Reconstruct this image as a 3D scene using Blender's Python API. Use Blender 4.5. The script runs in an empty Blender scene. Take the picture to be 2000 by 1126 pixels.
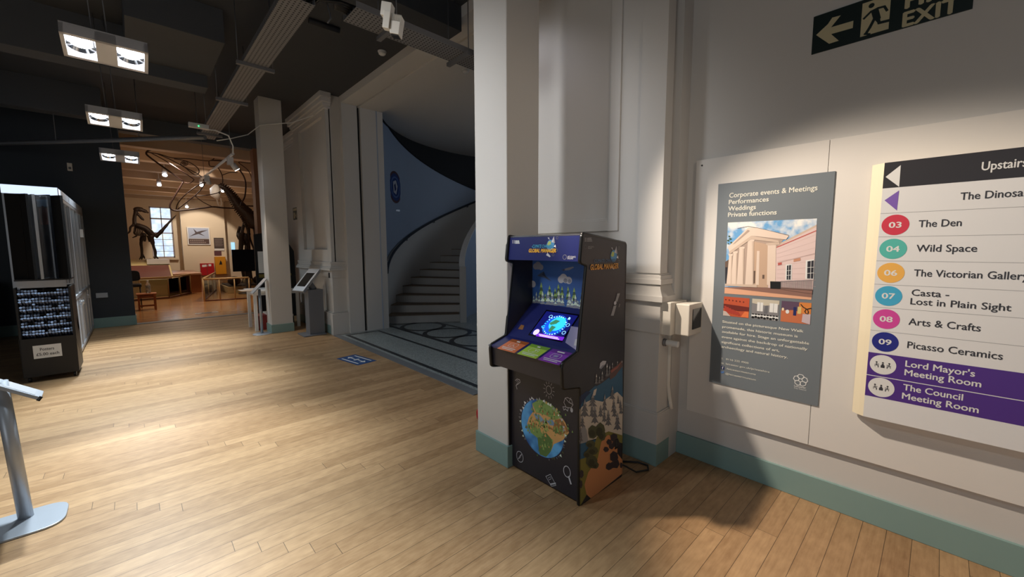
import bpy, bmesh, math, random
from mathutils import Vector, Matrix
random.seed(7)
SC = bpy.context.scene
COL = SC.collection
R = math.radians

# ------------------------------------------------------------------ camera
CAM_ROWS = ((0.72839, -0.68514, -0.00221), (-0.06846, -0.07058, -0.99515), (0.68175, 0.72500, -0.09759))
FPX = 785.717
CAMZ = 1.5
_yaw, _pit, _rol = R(43.2386), R(5.60013), R(0.12715)
_f = Vector((math.sin(_yaw) * math.cos(_pit), math.cos(_yaw) * math.cos(_pit), -math.sin(_pit)))
_r = Vector((math.cos(_yaw), -math.sin(_yaw), 0))
_d = _f.cross(_r)
CR = math.cos(_rol) * _r + math.sin(_rol) * _d
CD = -math.sin(_rol) * _r + math.cos(_rol) * _d
CF = _f
cam_data = bpy.data.cameras.new('camera')
cam_data.sensor_width = 36
cam_data.lens = 36 * FPX / 2000
cam_data.clip_start = 0.05
cam_data.clip_end = 200
cam = bpy.data.objects.new('camera', cam_data)
COL.objects.link(cam)
cam.matrix_world = Matrix(((CR.x, -CD.x, -CF.x, 0), (CR.y, -CD.y, -CF.y, 0), (CR.z, -CD.z, -CF.z, CAMZ), (0, 0, 0, 1)))
SC.camera = cam

# ------------------------------------------------------------------ view, world
SC.view_settings.view_transform = 'Standard'
SC.view_settings.look = 'None'
SC.view_settings.gamma = 1
SC.view_settings.use_curve_mapping = False
SC.view_settings.exposure = 0.3
SC.cycles.use_denoising = True
SC.cycles.sample_clamp_indirect = 6.0
W = bpy.data.worlds.new('World')
SC.world = W
W.use_nodes = True
W.node_tree.nodes['Background'].inputs[0].default_value = (0.82, 0.9, 1.0, 1)
W.node_tree.nodes['Background'].inputs[1].default_value = 0.055


# ------------------------------------------------------------------ lights
def aim(o, loc, to):
    o.location = loc
    o.rotation_euler = (Vector(to) - Vector(loc)).to_track_quat('-Z', 'Y').to_euler()


def spot(name, loc, to, watts, deg, col, blend=0.5, r=0.04):
    l = bpy.data.lights.new(name, 'SPOT')
    l.energy = watts; l.spot_size = R(deg); l.spot_blend = blend; l.color = col; l.shadow_soft_size = r
    o = bpy.data.objects.new(name, l); COL.objects.link(o); aim(o, loc, to)
    return o


def area(name, loc, to, watts, sx, sy, col):
    l = bpy.data.lights.new(name, 'AREA')
    l.energy = watts; l.shape = 'RECTANGLE'; l.size = sx; l.size_y = sy; l.color = col
    o = bpy.data.objects.new(name, l); COL.objects.link(o); aim(o, loc, to)
    return o


def point(name, loc, watts, r, col):
    l = bpy.data.lights.new(name, 'POINT')
    l.energy = watts; l.color = col; l.shadow_soft_size = r
    o = bpy.data.objects.new(name, l); COL.objects.link(o); o.location = loc
    return o


WARM = (1.0, 0.85, 0.70)
COOL = (0.82, 0.93, 1.0)
AMBER = (1.0, 0.70, 0.46)
# warm track spot washing the poster wall
spot('wall_wash_spot', (1.27, 2.10, 3.16), (1.27 + 0.335, 2.10 - 0.64, 3.16 - 0.69), 380, 52, WARM, 0.5, 0.045)
# the row of twin pendants runs on towards and behind the viewer
for _y in (2.06,):
    for _x in (-0.17, 0.07):
        spot('pendant_lamp_light', (_x, _y, 2.93), (_x + 0.0, _y - 0.95, 0), 190, 62, COOL, 0.8, 0.05)
spot('pendant_spill_light', (-0.05, 2.06, 2.93), (-0.05, 1.1, 0), 50, 150, COOL, 1.0, 0.08)
# added unseen warm spot behind the viewer, brightens the faces turned this way
spot('rear_fill_spot', (0.7, -1.4, 3.5), (2.15, 1.9, 1.7), 60, 44, WARM, 0.8, 0.25)
# hall track spot grazing the near column and the opening
spot('hall_track_spot', (-0.9, 3.0, 3.0), (1.95, 2.7, 2.0), 190, 56, (0.95, 0.97, 1.0), 0.9, 0.28)
# downlight high over the panelled wall
spot('column_downlight', (1.95, 2.75, 3.85), (2.3, 2.3, 0), 14, 100, (0.93, 0.9, 1.0), 0.6, 0.06)
# added soft area light, ambient fill from far behind and to the left
area('left_rear_fill', (-5.5, -1.5, 1.9), (1.5, 2.5, 1.5), 42, 3.0, 2.6, (0.88, 0.94, 1.0))
# added cool area light under the stair hall ceiling, hidden off to the right
area('stair_hall_fill', (7.6, 4.4, 3.6), (4.6, 8.0, 1.4), 15, 1.6, 1.6, (0.72, 0.84, 1.0))
# added warm points for general gallery light; downward spots added for its floor
for _p, _w in (((0.6, 14.0, 3.0), 9), ((2.6, 15.0, 3.0), 9), ((0.9, 18.5, 3.0), 13), ((3.2, 19.5, 3.0), 12), ((1.4, 22.0, 2.9), 15)):
    point('gallery_fill_point', _p, _w, 0.12, AMBER)
for _p in ((0.9, 13.2, 3.7), (2.3, 14.4, 3.7), (0.4, 17.6, 3.7)):
    spot('gallery_floor_fill', _p, (_p[0], _p[1], 0), 170, 85, WARM, 0.8, 0.08)
spot('gallery_picture_light', (2.3, 21.6, 3.75), (2.45, 23.95, 1.75), 190, 62, WARM, 0.25, 0.04)


# ------------------------------------------------------------------ materials
def new_mat(name):
    m = bpy.data.materials.new(name); m.use_nodes = True
    return m, m.node_tree.nodes, m.node_tree.links, m.node_tree.nodes['Principled BSDF']


def srgb(c):
    return tuple((x / 255 / 12.92) if x / 255 <= 0.04045 else ((x / 255 + 0.055) / 1.055) ** 2.4 for x in c)


def mat(name, rgb, rough=0.5, metal=0.0, noise=0.0, scale=8.0, bump=0.0, emit=0.0, spec=0.5, coat=0.0):
    m, n, l, b = new_mat(name)
    c = srgb(rgb) + (1,)
    b.inputs['Base Color'].default_value = c
    b.inputs['Roughness'].default_value = rough
    b.inputs['Metallic'].default_value = metal
    b.inputs['Specular IOR Level'].default_value = spec
    b.inputs['Coat Weight'].default_value = coat
    if emit:
        b.inputs['Emission Color'].default_value = c
        b.inputs['Emission Strength'].default_value = emit
    if noise or bump:
        t = n.new('ShaderNodeTexCoord'); x = n.new('ShaderNodeTexNoise')
        x.inputs['Scale'].default_value = scale; x.inputs['Detail'].default_value = 5
        l.new(t.outputs['Object'], x.inputs['Vector'])
        if noise:
            mr = n.new('ShaderNodeMapRange')
            mr.inputs['To Min'].default_value = 1 - noise; mr.inputs['To Max'].default_value = 1 + noise
            l.new(x.outputs['Fac'], mr.inputs['Value'])
            mx = n.new('ShaderNodeVectorMath'); mx.operation = 'SCALE'; mx.inputs[0].default_value = c[:3]
            l.new(mr.outputs[0], mx.inputs['Scale']); l.new(mx.outputs[0], b.inputs['Base Color'])
        if bump:
            bp = n.new('ShaderNodeBump'); bp.inputs['Strength'].default_value = bump; bp.inputs['Distance'].default_value = 0.004
            l.new(x.outputs['Fac'], bp.inputs['Height']); l.new(bp.outputs[0], b.inputs['Normal'])
    return m


def glass(name, tint=(0.9, 0.95, 0.95), opac=0.12, rough=0.03):
    m, n, l, b = new_mat(name)
    out = n['Material Output']
    tr = n.new('ShaderNodeBsdfTransparent'); tr.inputs[0].default_value = tint + (1,)
    gl = n.new('ShaderNodeBsdfGlossy'); gl.inputs['Roughness'].default_value = rough
    fr = n.new('ShaderNodeFresnel'); fr.inputs[0].default_value = 1.45
    mx = n.new('ShaderNodeMixShader'); ad = n.new('ShaderNodeMath'); ad.operation = 'ADD'; ad.inputs[1].default_value = opac * 0.3
    l.new(fr.outputs[0], ad.inputs[0]); l.new(ad.outputs[0], mx.inputs[0])
    l.new(tr.outputs[0], mx.inputs[1]); l.new(gl.outputs[0], mx.inputs[2]); l.new(mx.outputs[0], out.inputs[0])
    return m


def wood_floor(name, light, dark, bw, bl, rough, along='X'):
    """strip boards, end joints stepping row by row, each board its own tone"""
    m, n, l, b = new_mat(name)
    t = n.new('ShaderNodeTexCoord'); s = n.new('ShaderNodeSeparateXYZ'); l.new(t.outputs['Object'], s.inputs[0])

    def math_(op, a, bb=None, c=None):
        k = n.new('ShaderNodeMath'); k.operation = op
        for i, v in enumerate((a, bb, c)):
            if v is None: continue
            if isinstance(v, (int, float)): k.inputs[i].default_value = v
            else: l.new(v, k.inputs[i])
        return k.outputs[0]
    lo, ac = (s.outputs[0], s.outputs[1]) if along == 'X' else (s.outputs[1], s.outputs[0])
    v = math_('DIVIDE', ac, bw); row = math_('FLOOR', v); fv = math_('FRACT', v)
    grp = math_('FLOOR', math_('DIVIDE', row, 5.0))
    u = math_('ADD', math_('DIVIDE', lo, bl), math_('ADD', math_('MULTIPLY', row, 0.055), math_('MULTIPLY', grp, 0.381)))
    bid = math_('FLOOR', u); fu = math_('FRACT', u)
    cmb = n.new('ShaderNodeCombineXYZ'); l.new(bid, cmb.inputs[0]); l.new(row, cmb.inputs[1])
    wn = n.new('ShaderNodeTexWhiteNoise'); wn.noise_dimensions = '2D'; l.new(cmb.outputs[0], wn.inputs['Vector'])
    # grain, stretched along the board
    mp = n.new('ShaderNodeMapping'); l.new(t.outputs['Object'], mp.inputs[0])
    mp.inputs['Scale'].default_value = (5, 75, 1) if along == 'X' else (75, 5, 1)
    ns = n.new('ShaderNodeTexNoise'); ns.inputs['Scale'].default_value = 1.0; ns.inputs['Detail'].default_value = 6; ns.inputs['Roughness'].default_value = 0.65
    l.new(mp.outputs[0], ns.inputs['Vector'])
    mp2 = n.new('ShaderNodeMapping'); l.new(t.outputs['Object'], mp2.inputs[0])
    mp2.inputs['Scale'].default_value = (12, 30, 1) if along == 'X' else (30, 12, 1)
    ns2 = n.new('ShaderNodeTexNoise'); ns2.inputs['Scale'].default_value = 1.0; ns2.inputs['Detail'].default_value = 3
    l.new(mp2.outputs[0], ns2.inputs['Vector'])
    fac = math_('ADD', math_('MULTIPLY', wn.outputs['Value'], 0.40), math_('MULTIPLY', ns.outputs['Fac'], 0.62))
    fac = math_('ADD', fac, math_('MULTIPLY', math_('SUBTRACT', ns2.outputs['Fac'], 0.5), 0.7))
    fac = math_('MINIMUM', math_('MAXIMUM', fac, 0.0), 1.0)
    mx = n.new('ShaderNodeMix'); mx.data_type = 'RGBA'
    mx.inputs['A'].default_value = srgb(light) + (1,); mx.inputs['B'].default_value = srgb(dark) + (1,)
    l.new(fac, mx.inputs['Factor'])
    # seams
    g1 = math_('GREATER_THAN', math_('ABSOLUTE', math_('SUBTRACT', fv, 0.5)), 0.5 - 0.0011 / bw)
    g2 = math_('GREATER_THAN', math_('ABSOLUTE', math_('SUBTRACT', fu, 0.5)), 0.5 - 0.0013 / bl)
    seam = math_('MAXIMUM', g1, g2)
    m2 = n.new('ShaderNodeMix'); m2.data_type = 'RGBA'; m2.inputs['B'].default_value = srgb(tuple(x * 0.42 for x in dark)) + (1,)
    l.new(math_('MULTIPLY', seam, 0.85), m2.inputs['Factor']); l.new(mx.outputs['Result'], m2.inputs['A'])
    l.new(m2.outputs['Result'], b.inputs['Base Color'])
    b.inputs['Roughness'].default_value = rough
    l.new(math_('ADD', math_('MULTIPLY', ns.outputs['Fac'], 0.12), rough - 0.06), b.inputs['Roughness'])
    bp = n.new('ShaderNodeBump'); bp.inputs['Strength'].default_value = 0.25; bp.inputs['Distance'].default_value = 0.002
    l.new(math_('SUBTRACT', math_('MULTIPLY', ns.outputs['Fac'], 0.3), seam), bp.inputs['Height']); l.new(bp.outputs[0], b.inputs['Normal'])
    return m


def terrazzo(name, base, rough=0.35):
    m, n, l, b = new_mat(name)
    t = n.new('ShaderNodeTexCoord'); v = n.new('ShaderNodeTexVoronoi'); v.inputs['Scale'].default_value = 90
    l.new(t.outputs['Object'], v.inputs['Vector'])
    s = n.new('ShaderNodeSeparateColor'); l.new(v.outputs['Color'], s.inputs[0])
    r = n.new('ShaderNodeMapRange'); r.inputs['To Min'].default_value = 0.55; r.inputs['To Max'].default_value = 1.3
    l.new(s.outputs[0], r.inputs['Value'])
    k = n.new('ShaderNodeVectorMath'); k.operation = 'SCALE'; k.inputs[0].default_value = srgb(base)
    l.new(r.outputs[0], k.inputs['Scale']); l.new(k.outputs[0], b.inputs['Base Color'])
    b.inputs['Roughness'].default_value = rough
    return m


def perforated(name):
    """galvanised tray metal with rows of punched holes"""
    m, n, l, b = new_mat(name)
    t = n.new('ShaderNodeTexCoord'); s = n.new('ShaderNodeVectorMath'); s.operation = 'SCALE'; s.inputs['Scale'].default_value = 30
    l.new(t.outputs['Object'], s.inputs[0])
    f = n.new('ShaderNodeVectorMath'); f.operation = 'FRACTION'; l.new(s.outputs[0], f.inputs[0])
    sb = n.new('ShaderNodeVectorMath'); sb.operation = 'SUBTRACT'; sb.inputs[1].default_value = (0.5, 0.5, 0.5); l.new(f.outputs[0], sb.inputs[0])
    ml = n.new('ShaderNodeVectorMath'); ml.operation = 'MULTIPLY'; ml.inputs[1].default_value = (1, 1, 0); l.new(sb.outputs[0], ml.inputs[0])
    ln = n.new('ShaderNodeVectorMath'); ln.operation = 'LENGTH'; l.new(ml.outputs[0], ln.inputs[0])
    lt = n.new('ShaderNodeMath'); lt.operation = 'LESS_THAN'; lt.inputs[1].default_value = 0.24; l.new(ln.outputs['Value'], lt.inputs[0])
    mx = n.new('ShaderNodeMix'); mx.data_type = 'RGBA'
    mx.inputs['A'].default_value = srgb((132, 132, 134)) + (1,); mx.inputs['B'].default_value = srgb((34, 34, 36)) + (1,)
    l.new(lt.outputs[0], mx.inputs['Factor']); l.new(mx.outputs['Result'], b.inputs['Base Color'])
    b.inputs['Roughness'].default_value = 0.55; b.inputs['Metallic'].default_value = 0.3
    return m


def clouds(name, sky, cloud, scale):
    m, n, l, b = new_mat(name)
    t = n.new('ShaderNodeTexCoord'); x = n.new('ShaderNodeTexNoise'); x.inputs['Scale'].default_value = scale; x.inputs['Detail'].default_value = 4
    l.new(t.outputs['Object'], x.inputs['Vector'])
    r = n.new('ShaderNodeValToRGB'); r.color_ramp.elements[0].position = 0.44; r.color_ramp.elements[1].position = 0.58
    r.color_ramp.elements[0].color = srgb(sky) + (1,); r.color_ramp.elements[1].color = srgb(cloud) + (1,)
    l.new(x.outputs['Fac'], r.inputs[0]); l.new(r.outputs[0], b.inputs['Base Color'])
    b.inputs['Roughness'].default_value = 0.45
    return m


M = {}
M['wall'] = mat('wall_paint', (206, 203, 198), 0.62, noise=0.015, scale=3, bump=0.03)
M['wall_stair'] = mat('stair_paint', (156, 170, 190), 0.6, noise=0.02, scale=3)
M['dark_wall'] = mat('dark_paint', (47, 54, 62), 0.6, noise=0.03, scale=3)
M['ceiling'] = mat('ceiling_paint', (62, 64, 67), 0.8, noise=0.04, scale=2)
M['beam'] = mat('beam_paint', (74, 76, 79), 0.75, noise=0.05, scale=4)
M['black_paint'] = mat('black_paint', (26, 26, 28), 0.7)
M['sage'] = mat('sage_paint', (130, 158, 153), 0.5, noise=0.03, scale=6)
M['floor'] = wood_floor('strand_bamboo_boards', (196, 160, 118), (128, 94, 60), 0.0965, 1.75, 0.42)
M['gallery_floor'] = wood_floor('gallery_boards', (196, 144, 90), (142, 94, 54), 0.09, 1.9, 0.2)
M['terrazzo'] = terrazzo('terrazzo_grey', (150, 156, 154))
M['terrazzo_dark'] = terrazzo('terrazzo_dark', (46, 48, 50))
M['grey_strip'] = mat('threshold_metal', (120, 122, 124), 0.5, 0.2, noise=0.05, scale=10)
M['gallery_wall'] = mat('gallery_paint', (222, 206, 180), 0.65, noise=0.02, scale=2)
M['gallery_ceiling'] = mat('gallery_ceiling_paint', (186, 164, 140), 0.7, noise=0.06, scale=1.5)
M['panel_white'] = mat('board_white', (222, 218, 212), 0.5, noise=0.01, scale=2)
M['white'] = mat('white_plastic', (228, 228, 226), 0.4)
M['cream'] = mat('cream_paint', (226, 220, 208), 0.5)
M['black'] = mat('black_plastic', (18, 18, 20), 0.4)
M['black_gloss'] = mat('black_gloss', (10, 10, 12), 0.12)
M['felt'] = mat('black_felt', (9, 9, 11), 0.95)
M['cab'] = mat('cabinet_black_vinyl', (39, 37, 45), 0.42, noise=0.04, scale=30)
M['cab_navy'] = mat('cabinet_navy_vinyl', (34, 40, 98), 0.3)
M['edge'] = mat('black_t_molding', (16, 16, 18), 0.35)
M['alu'] = mat('brushed_aluminium', (178, 180, 184), 0.38, 0.75, noise=0.03, scale=40)
M['steel_paint'] = mat('silver_paint', (166, 172, 180), 0.4, 0.45, noise=0.03, scale=25)
M['galv'] = mat('galvanised_steel', (128, 128, 130), 0.5, 0.5, noise=0.1, scale=15)
M['tray'] = perforated('perforated_tray')
M['wire'] = mat('steel_wire', (110, 110, 112), 0.5, 0.6)
M['red'] = mat('red_plastic', (176, 26, 36), 0.4)
M['clear'] = glass('clear_glass')
M['sleeve'] = glass('clear_sleeve', (0.75, 0.8, 0.85), 0.5, 0.12)


# ------------------------------------------------------------------ mesh helpers
def on(x, y, ax, val):
    """point of the place seen at a photo pixel, on the plane ax = val"""
    d = CR * ((x - 1000) / FPX) + CD * ((y - 563) / FPX) + CF
    o = Vector((0, 0, CAMZ)); i = 'xyz'.index(ax)
    return o + d * ((val - o[i]) / d[i])


class MB:
    """collects shapes, builds ONE mesh object"""
    def __init__(s): s.v = []; s.f = []; s.m = []; s.mats = []; s.sm = []

    def mi(s, m):
        if m not in s.mats: s.mats.append(m)
        return s.mats.index(m)

    def add(s, verts, faces, m, smooth=False):
        o = len(s.v); s.v += [Vector(p) for p in verts]; k = s.mi(m)
        for f in faces: s.f.append([o + i for i in f]); s.m.append(k); s.sm.append(smooth)
        return s

    def box(s, x0, x1, y0, y1, z0, z1, m):
        v = [(x, y, z) for z in (z0, z1) for y in (y0, y1) for x in (x0, x1)]
        return s.add(v, [(0, 2, 3, 1), (4, 5, 7, 6), (0, 1, 5, 4), (2, 6, 7, 3), (0, 4, 6, 2), (1, 3, 7, 5)], m)

    def prism(s, poly, ax, a, b, m, smooth=False):
        """poly in the two other axes, extruded along ax"""
        n = len(poly)
        def P(p, t): return {'x': (t, p[0], p[1]), 'y': (p[0], t, p[1]), 'z': (p[0], p[1], t)}[ax]
        v = [P(p, a) for p in poly] + [P(p, b) for p in poly]
        f = [list(range(n))[::-1], [n + i for i in range(n)]] + [(i, (i + 1) % n, n + (i + 1) % n, n + i) for i in range(n)]
        return s.add(v, f, m, smooth)

    def tube(s, pts, r, m, seg=8, cap=True):
        pts = [Vector(p) for p in pts]; n = len(pts)
        rs = r if isinstance(r, (list, tuple)) else [r] * n
        v = []; f = []; up = None
        for i, p in enumerate(pts):
            t = (pts[min(i + 1, n - 1)] - pts[max(i - 1, 0)])
            t = t.normalized() if t.length else Vector((0, 0, 1))
            if up is None: up = Vector((0, 0, 1)) if abs(t.z) < 0.9 else Vector((1, 0, 0))
            a = t.cross(up)
            if a.length < 1e-4: a = t.cross(Vector((0, 1, 0.3)))
            a.normalize(); b = a.cross(t).normalized(); up = b
            for k in range(seg):
                g = 2 * math.pi * k / seg
                v.append(p + (a * math.cos(g) + b * math.sin(g)) * rs[i])
        for i in range(n - 1):
            for k in range(seg):
                f.append((i * seg + k, i * seg + (k + 1) % seg, (i + 1) * seg + (k + 1) % seg, (i + 1) * seg + k))
        s.add(v, f, m, True)
        if cap:
            s.add(v[:seg], [list(range(seg))], m); s.add(v[-seg:], [list(range(seg))[::-1]], m)
        return s

    def cyl(s, p0, p1, r, m, seg=20, r2=None):
        return s.tube([p0, p1], [r, r if r2 is None else r2], m, seg)

    def lathe(s, prof, c, m, seg=24):
        """prof (radius, z) about the vertical through c"""
        v = []; f = []
        for r, z in prof:
            for k in range(seg):
                g = 2 * math.pi * k / seg; v.append((c[0] + r * math.cos(g), c[1] + r * math.sin(g), c[2] + z))
        for i in range(len(prof) - 1):
            for k in range(seg):
                f.append((i * seg + k, i * seg + (k + 1) % seg, (i + 1) * seg + (k + 1) % seg, (i + 1) * seg + k))
        s.add(v, f, m, True)
        s.add(v[:seg], [list(range(seg))[::-1]], m); s.add(v[-seg:], [list(range(seg))], m)
        return s

    def ball(s, c, r, m, sx=1, sy=1, sz=1, seg=14, rings=8):
        v = []; f = []
        for i in range(rings + 1):
            a = math.pi * i / rings
            for k in range(seg):
                g = 2 * math.pi * k / seg
                v.append((c[0] + r * sx * math.sin(a) * math.cos(g), c[1] + r * sy * math.sin(a) * math.sin(g), c[2] + r * sz * math.cos(a)))
        for i in range(rings):
            for k in range(seg):
                f.append((i * seg + k, (i + 1) * seg + k, (i + 1) * seg + (k + 1) % seg, i * seg + (k + 1) % seg))
        return s.add(v, f, m, True)

    def build(s, name, parent=None, bevel=0, origin=None):
        me = bpy.data.meshes.new(name)
        o = bpy.data.objects.new(name, me); COL.objects.link(o)
        off = Vector((0, 0, 0))
        if parent is not None:
            p = parent
            while p is not None: off += p.location; p = p.parent
            o.parent = parent
        elif origin is not None:
            off = Vector(origin); o.location = off
        me.from_pydata([p - off for p in s.v], [], s.f)
        for m in s.mats: me.materials.append(m)
        me.polygons.foreach_set('material_index', s.m); me.polygons.foreach_set('use_smooth', s.sm)
        bm = bmesh.new(); bm.from_mesh(me)
        if len(bm.faces) < 60000: bmesh.ops.remove_doubles(bm, verts=bm.verts, dist=1e-5)
        bmesh.ops.recalc_face_normals(bm, faces=bm.faces); bm.to_mesh(me); bm.free()
        me.update()
        if bevel:
            b = o.modifiers.new('bevel', 'BEVEL'); b.width = bevel; b.segments = 2; b.limit_method = 'ANGLE'; b.angle_limit = R(40)
        return o


def thing(name, label, cat, loc=(0, 0, 0), group=None):
    o = bpy.data.objects.new(name, None); COL.objects.link(o); o.location = loc; o.empty_display_size = 0.1
    o['label'] = label; o['category'] = cat
    if group: o['group'] = group
    return o


def tag(o, label, cat, group=None):
    o['label'] = label; o['category'] = cat
    if group: o['group'] = group
    return o


def struct(o, label=None):
    o['kind'] = 'structure'
    if label: o['label'] = label
    return o


def dup(root, loc, label=None, group=None):
    r = root.copy(); COL.objects.link(r); r.location = loc
    if label: r['label'] = label
    if group: r['group'] = group
    for ch in list(root.children):
        c = ch.copy(); COL.objects.link(c); c.parent = r
        for g in list(ch.children):
            d = g.copy(); COL.objects.link(d); d.parent = c
    return r


class Fr:
    """flat face of a thing: origin, right and up directions"""
    def __init__(s, o, u, v):
        s.o = Vector(o); s.u = Vector(u).normalized(); s.v = Vector(v).normalized(); s.n = s.u.cross(s.v)

    def P(s, u, v, w=0): return s.o + s.u * u + s.v * v + s.n * w

    def px(s, x, y):
        d = CR * ((x - 1000) / FPX) + CD * ((y - 563) / FPX) + CF
        c = Vector((0, 0, CAMZ)); t = (s.o - c).dot(s.n) / d.dot(s.n); q = c + d * t - s.o
        return q.dot(s.u), q.dot(s.v)

    def crop(s, x0, y0, k, pts): return [s.px(x0 + a / k, y0 + b / k) for a, b in pts]


class Art(MB):
    """print on a face: flat shapes stacked in hair-thin layers"""
    def __init__(s, fr, base=0.0006, step=0.0003):
        super().__init__(); s.fr = fr; s.base = base; s.step = step

    def poly(s, pts, m, layer=0):
        s.k = getattr(s, 'k', 0) + 1; w = s.base + s.step * layer + 0.000005 * (s.k % 60)
        return s.add([s.fr.P(a, b, w) for a, b in pts], [list(range(len(pts)))], m)

    def rect(s, u0, u1, v0, v1, m, layer=0): return s.poly([(u0, v0), (u1, v0), (u1, v1), (u0, v1)], m, layer)

    def ell(s, c, a, b, m, layer=0, rot=0, seg=28):
        cr, sr = math.cos(rot), math.sin(rot)
        return s.poly([(c[0] + a * math.cos(t) * cr - b * math.sin(t) * sr, c[1] + a * math.cos(t) * sr + b * math.sin(t) * cr)
                       for t in (2 * math.pi * k / seg for k in range(seg))], m, layer)

    def line(s, pts, wd, m, layer=0, close=False):
        pts = [Vector(p) for p in pts]
        if close: pts = pts + [pts[0]]
        for a, b in zip(pts, pts[1:]):
            d = b - a
            if d.length < 1e-6: continue
            d.normalize(); q = Vector((-d.y, d.x)) * wd / 2; a2 = a - d * wd * 0.3; b2 = b + d * wd * 0.3
            s.poly([a2 - q, b2 - q, b2 + q, a2 + q], m, layer)
        return s

    def ring(s, c, r, wd, m, layer=0, seg=24, sy=1):
        return s.line([(c[0] + r * math.cos(2 * math.pi * k / seg), c[1] + sy * r * math.sin(2 * math.pi * k / seg)) for k in range(seg)], wd, m, layer, True)

    def build(s, name, parent=None, **k):
        me = bpy.data.meshes.new(name); o = bpy.data.objects.new(name, me); COL.objects.link(o)
        off = Vector((0, 0, 0)); p = parent
        while p is not None: off += p.location; p = p.parent
        if parent is not None: o.parent = parent
        me.from_pydata([p - off for p in s.v], [], s.f)
        for m in s.mats: me.materials.append(m)
        me.polygons.foreach_set('material_index', s.m); me.update()
        return o


_CAP = None


def text_mesh(txt, bold, shear):
    cu = bpy.data.curves.new('tmp', 'FONT'); cu.body = txt; cu.size = 1; cu.offset = bold; cu.shear = shear; cu.resolution_u = 3
    o = bpy.data.objects.new('tmp', cu); COL.objects.link(o)
    dg = bpy.context.evaluated_depsgraph_get(); dg.update()
    me = bpy.data.meshes.new_from_object(o.evaluated_get(dg)); bpy.data.objects.remove(o); bpy.data.curves.remove(cu)
    vs = [tuple(v.co) for v in me.vertices]; fs = [tuple(p.vertices) for p in me.polygons]; bpy.data.meshes.remove(me)
    return vs, fs


def cap_h():
    global _CAP
    if _CAP is None:
        v, _ = text_mesh('H', 0, 0); _CAP = max(p[1] for p in v)
    return _CAP


class Txt(Art):
    def word(s, txt, p0, width, cap, m, layer=2, bold=0.0, shear=0.0, align='l', xs=None):
        """p0 = left end of the baseline; fitted to width unless None"""
        v, f = text_mesh(txt, 0, shear)
        if not v: return s
        if bold:                                       # heavier strokes: the same letters struck again a hair aside
            n0 = len(v); vv = list(v); ff_ = list(f)
            for i, (ox, oy) in enumerate(((bold, 0), (-bold, 0), (0, bold * .7), (0, -bold * .7))):
                vv += [(p[0] + ox, p[1] + oy, p[2]) for p in v]; ff_ += [tuple(k + n0 * (i + 1) for k in t) for t in f]
            v, f = vv, ff_
        x0 = min(p[0] for p in v); x1 = max(p[0] for p in v); ky = cap / cap_h()
        kx = ky * (xs or 1.0) if width is None else width / (x1 - x0)
        du = {'l': 0, 'c': -(x1 - x0) * kx / 2, 'r': -(x1 - x0) * kx}[align]
        w = s.base + s.step * layer; n1 = n0 if bold else len(v)
        return s.add([s.fr.P(p0[0] + du + (p[0] - x0) * kx, p0[1] + p[1] * ky, w + 0.00005 * (i // n1)) for i, p in enumerate(v)], f, m)

    def pxword(s, txt, a, b, cappx, m, layer=2, bold=0.0, shear=0.0):
        """baseline from photo pixel a to b"""
        p = s.fr.px(*a); q = s.fr.px(*b); t = s.fr.px(a[0], a[1] - cappx)
        return s.word(txt, (p[0], (p[1] + q[1]) / 2), q[0] - p[0], t[1] - p[1], m, layer, bold, shear)
# ================================================================== THE SETTING
CEIL = 4.1
DOOR_N, DOOR_F = 3.2, 7.17          # the wide opening to the stair hall
struct(MB().box(-7, 2.9, -4, 11.1, -0.1, 0, M['floor']).build('floor'))
struct(MB().box(-3, 7, 11.1, 24.6, -0.1, 0, M['gallery_floor']).build('floor'))
fl = MB()
fl.box(2.47, 10.2, DOOR_N, DOOR_F, -0.1, 0.004, M['terrazzo']); fl.box(3.5, 10.2, 1.9, DOOR_N, -0.1, 0.004, M['terrazzo']); fl.box(3.5, 10.2, DOOR_F, 9.4, -0.1, 0.004, M['terrazzo'])
fl.box(2.46, 2.57, DOOR_N, DOOR_F, 0, 0.0075, M['grey_strip'])
for x0, x1 in ((2.625, 2.685), (3.19, 3.245), (3.55, 3.63), (4.44, 4.5)):
    fl.box(x0, x1, 2.6 if x0 > 3.4 else DOOR_N, 8.2 if x0 > 3.4 else 7.06, 0, 0.0055, M['terrazzo_dark'])
fl.box(2.625, 3.245, 7.0, 7.06, 0, 0.0056, M['terrazzo_dark'])
for cy in (7.65, 6.82, 5.99, 5.16, 4.33, 3.5):
    v = []; n = 40
    for r in (0.36, 0.44):
        v += [(4.035 + r * math.cos(2 * math.pi * k / n), cy + r * math.sin(2 * math.pi * k / n), 0.0058) for k in range(n)]
    fl.add(v, [(k, (k + 1) % n, n + (k + 1) % n, n + k) for k in range(n)], M['terrazzo_dark'])
struct(fl.build('floor'))

struct(MB().box(-7, 2.76, -4, 11.1, CEIL, CEIL + 0.2, M['ceiling']).build('ceiling'))
struct(MB().box(-3, 7, 11.1, 24.6, CEIL, CEIL + 0.2, M['gallery_ceiling']).build('ceiling'))
struct(MB().box(3.5, 10.2, 1.9, 9.4, 4.05, 4.25, M['wall']).build('ceiling'))
struct(MB().box(-7, 0.87, 6.72, 7.0, 3.6, CEIL, M['beam']).build('ceiling_beam', bevel=0.004))
struct(MB().box(-7, -0.2, 9.5, 9.75, 3.62, CEIL, M['beam']).build('ceiling_beam', bevel=0.004))
struct(MB().box(0.1, 0.9, 5.55, 6.72, 3.75, CEIL, M['beam']).build('ceiling_beam', bevel=0.004))
struct(MB().box(1.3, 2.76, 3.72, 4.16, 3.84, CEIL, M['ceiling']).build('ceiling_beam', bevel=0.004))

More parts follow.
